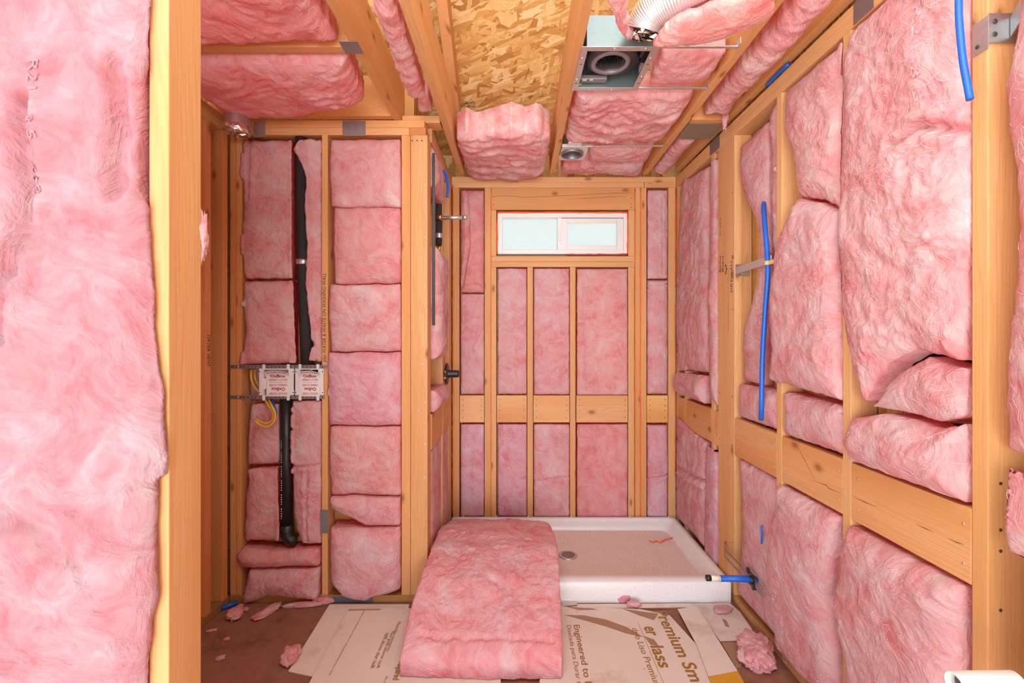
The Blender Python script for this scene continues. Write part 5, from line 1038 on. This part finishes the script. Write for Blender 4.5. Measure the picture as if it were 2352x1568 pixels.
mb = MB(); mb.box(lx0+.03, lx0+.11, 2.60, 2.655, Z0-.002, Z0+.05, 0, .003); mb.box(lx0-.002, lx1+.02, 2.648, 2.662, Z0-.004, Z0+.012, 0, .002)
for q in range(3): mb.box(lx0+.025+q*.045, lx0+.04+q*.045, 2.644, 2.668, Z0-.007, Z0-.003, 0, .001)
mb.build('junction_box', plain('bright_zinc_box', (.74, .74, .78), .4, .5, .08), lt)
bar(lx1+.022, .862, 2.655, 'thin metal hanger bar running from the round light to the joist', z=Z0+.002)
# ================================================================ blue pipes and brackets on the wall
def rp(pts, x): return [(x, F*x/(px-CX), CZ-(py-CY)*(F*x/(px-CX))/F) for px, py in pts]
ptube('water_pipe', [(1.165, 2.11, 1.98)] + [rp((p,), xx)[0] for p, xx in (((1754, 470), 1.135), ((1756, 510), 1.112), ((1760, 555), 1.10), ((1763, 600), 1.099), ((1763, 640), 1.099), ((1757, 720), 1.099), ((1751, 830), 1.099), ((1749, 930), 1.099), ((1748, 962), 1.112))], .0105, BLUE, 'bright blue water pipe running down the wall beside the strap bracket', 'pipe', 'blue water pipes', 12)
ptube('water_pipe', rp(((2203, -120), (2202, 0), (2204, 60), (2212, 140), (2222, 195), (2228, 228)), 1.068), .0075, BLUE, 'thin blue pipe at the top beside the tall bracket stud', 'pipe', 'blue water pipes', 12)
ptube('water_pipe', ((1.118, 1.86, 2.4775), (1.117, 1.94, 2.4778), (1.119, 2.02, 2.4775)), .0085, BLUE, 'blue pipe lying in the dark gap above the wall plates', 'pipe', 'blue water pipes', 12)
ptube('water_pipe', rp(((1749, 1206), (1750, 1230), (1749, 1248)), 1.092), .0042, BLUE, 'short glimpse of blue pipe above the stub pipe bracket', 'pipe', 'blue water pipes', 12)
b = empty('strap_bracket', (1.15, 2.31, 1.66), 'grey bent bracket strapping the blue pipe beside the orange stud', 'bracket')
zb_ = 1.70
mb = MB(); mb.box(1.123, 1.198, 2.3205, 2.3235, zb_-.032, zb_+.028, 0, .0004)
for x, z in ((1.147, zb_+.008), (1.16, zb_-.02)): mb.disc((x, 2.3205, z), (0,-1,0), .004, .002, 8, 1)
mb.build('bracket_plate', [STEEL, SCREW], b)
mb = MB(); mb.hexa([(1.123, 2.319, zb_-.022), (1.1115, 1.978, zb_-.020), (1.1135, 1.976, zb_-.020), (1.127, 2.3215, zb_-.022), (1.123, 2.319, zb_+.012), (1.1115, 1.978, zb_+.016), (1.1135, 1.976, zb_+.016), (1.127, 2.3215, zb_+.012)]); mb.build('bracket_arm', STEEL, b)
pp = Vector(rp(((1763, 604),), 1.099)[0]); mb = MB(); mb.lathe(pp, (0,0,1), [(.0108, -.009), (.0125, -.009), (.0125, .009), (.0108, .009)], 16); mb.box(pp.x-.004, pp.x+.004, pp.y-.05, pp.y-.01, pp.z-.009, pp.z+.009, 0, .001); mb.build('pipe_strap', plain('tan_strap', (.78, .55, .22), .5), b)
s = empty('stub_pipe', (1.0, 2.08, .23), 'blue stub pipe with a pale sleeve and black cap pointing over the pan edge', 'pipe')
zs_ = 1.375-(1329-766)*2.08/1045
mb = MB(); mb.tube([(PX(1654, 2.08), 2.08, zs_+.002), (1.03, 2.08, zs_+.001), (1.115, 2.08, zs_-.006)], .0138, 14); mb.build('blue_tube', BLUE, s)
mb = MB(); mb.tube([(PX(1630, 2.08), 2.08, zs_+.004), (PX(1655, 2.08), 2.08, zs_+.002)], .0125, 14); mb.build('pale_sleeve', CREAM, s)
mb = MB(); mb.tube([(PX(1622, 2.08), 2.08, zs_+.0045), (PX(1632, 2.08), 2.08, zs_+.004)], .0135, 14); mb.build('end_cap', BLACK, s)
b = empty('stub_bracket', (1.09, 2.1, .2), 'dark two-bar bracket clamping the stub pipe to the wide board', 'bracket')
for dz in (.012, -.026):
    mb = MB(); mb.box(1.0855, 1.0885, 1.99, 2.36, .246+dz-.004, .246+dz+.004); mb.hexa([(1.0855, 2.36, .246+dz-.005), (1.1185, 2.43, .246+dz-.005), (1.1205, 2.43, .246+dz-.005), (1.0885, 2.36, .246+dz-.005), (1.0855, 2.36, .246+dz+.005), (1.1185, 2.43, .246+dz+.012), (1.1205, 2.43, .246+dz+.012), (1.0885, 2.36, .246+dz+.005)]); mb.build('bracket_bar', DSTEEL, b)
mb = MB(); mb.lathe((1.078, 2.08, zs_-.004), (1,0,0), [(.0142, -.008), (.019, -.008), (.019, .008), (.0142, .008)], 16)
for dy, dz in ((.024, .026), (-.022, -.024)): mb.box(1.072, 1.083, 2.08+dy-.008, 2.08+dy+.008, zs_+dz-.013, zs_+dz+.013, 0, .002)
mb.box(1.074, 1.082, 2.04, 2.12, zs_-.03, zs_-.022, 0, .001); mb.box(1.074, 1.082, 2.04, 2.12, zs_+.022, zs_+.03, 0, .001); mb.build('pipe_clamp', BLACK, b)
b = empty('stud_bracket', (1.14, 1.09, 2.06), 'grey screwed metal bracket wrapped around the tall stud near the ceiling', 'bracket')
mb = MB(); z0, z1 = 2.062, 2.132
mb.box(1.1185, 1.1205, 1.076, 1.113, z0-.012, z1-.004, 0, .0005); mb.box(1.1185, 1.19, 1.0745, 1.0765, z0, z1, 0, .0005)
for x, z in ((1.133, z0+.02), (1.133, z1-.02)): mb.disc((x, 1.0745, z), (0,-1,0), .006, .002, 10, 1)
mb.disc((1.1185, 1.10, z0+.006), (-1,0,0), .005, .002, 10, 1); mb.build('bracket_plate', [STEEL, NAIL], b)
mb = MB(); mb.hexa([(1.168, 1.0730, z0+.012), (1.095, .95, z0+.03), (1.101, .95, z0+.03), (1.174, 1.0742, z0+.012), (1.168, 1.0730, z1-.012), (1.095, .95, z1+.015), (1.101, .95, z1+.015), (1.174, 1.0742, z1-.012)]); mb.build('bracket_arm', STEEL, b)
mb = MB(); mb.hexa([(1.150, 1.03, 1.045), (1.130, .80, 1.045), (1.20, .80, 1.047), (1.20, 1.03, 1.047), (1.150, 1.03, 1.062), (1.130, .80, 1.062), (1.20, .80, 1.064), (1.20, 1.03, 1.064)]); tag(mb.build('support_bracket', STEEL), 'flat metal bracket between batts past the tall stud at the photo border', 'bracket')
xw = PX(2192, .95); zp = 1.375-(1568-766)*.95/1045
mb = MB(); P = [(xw, .95), (1.25, .955)]
mb.lathe((xw, .95, zp-.004), (1, .0, .01), [(.0205, .02), (.0205, 0), (.0245, 0), (.0245, .13)], 24); tag(mb.build('white_pipe', PVC), 'open white plastic pipe end low at the photo border by the tall stud', 'pipe')
# torn tuft hanging from the near post
scrap('stringy pink wisp hanging from the ceiling before the grey weathered board', (PX(1657, 2.35), 2.31, PZ(282, 2.35)), (.012, .012, .05), 33.0, .2, n=22, fuzz=.5)
post = next(o for o in C.objects if o.get('label', '').startswith('nearest end post'))
wisp = scrap('', (-.658, .958, PZ(548, .97)), (.007, .014, .045), 21.0, 0, n=20, fuzz=.5, name='caught_wisp', group=None)
for k in ('category', 'kind'): del wisp[k]
wisp['label'] = 'pink wisp caught on the post'; wisp.location -= post.location; wisp.parent = post
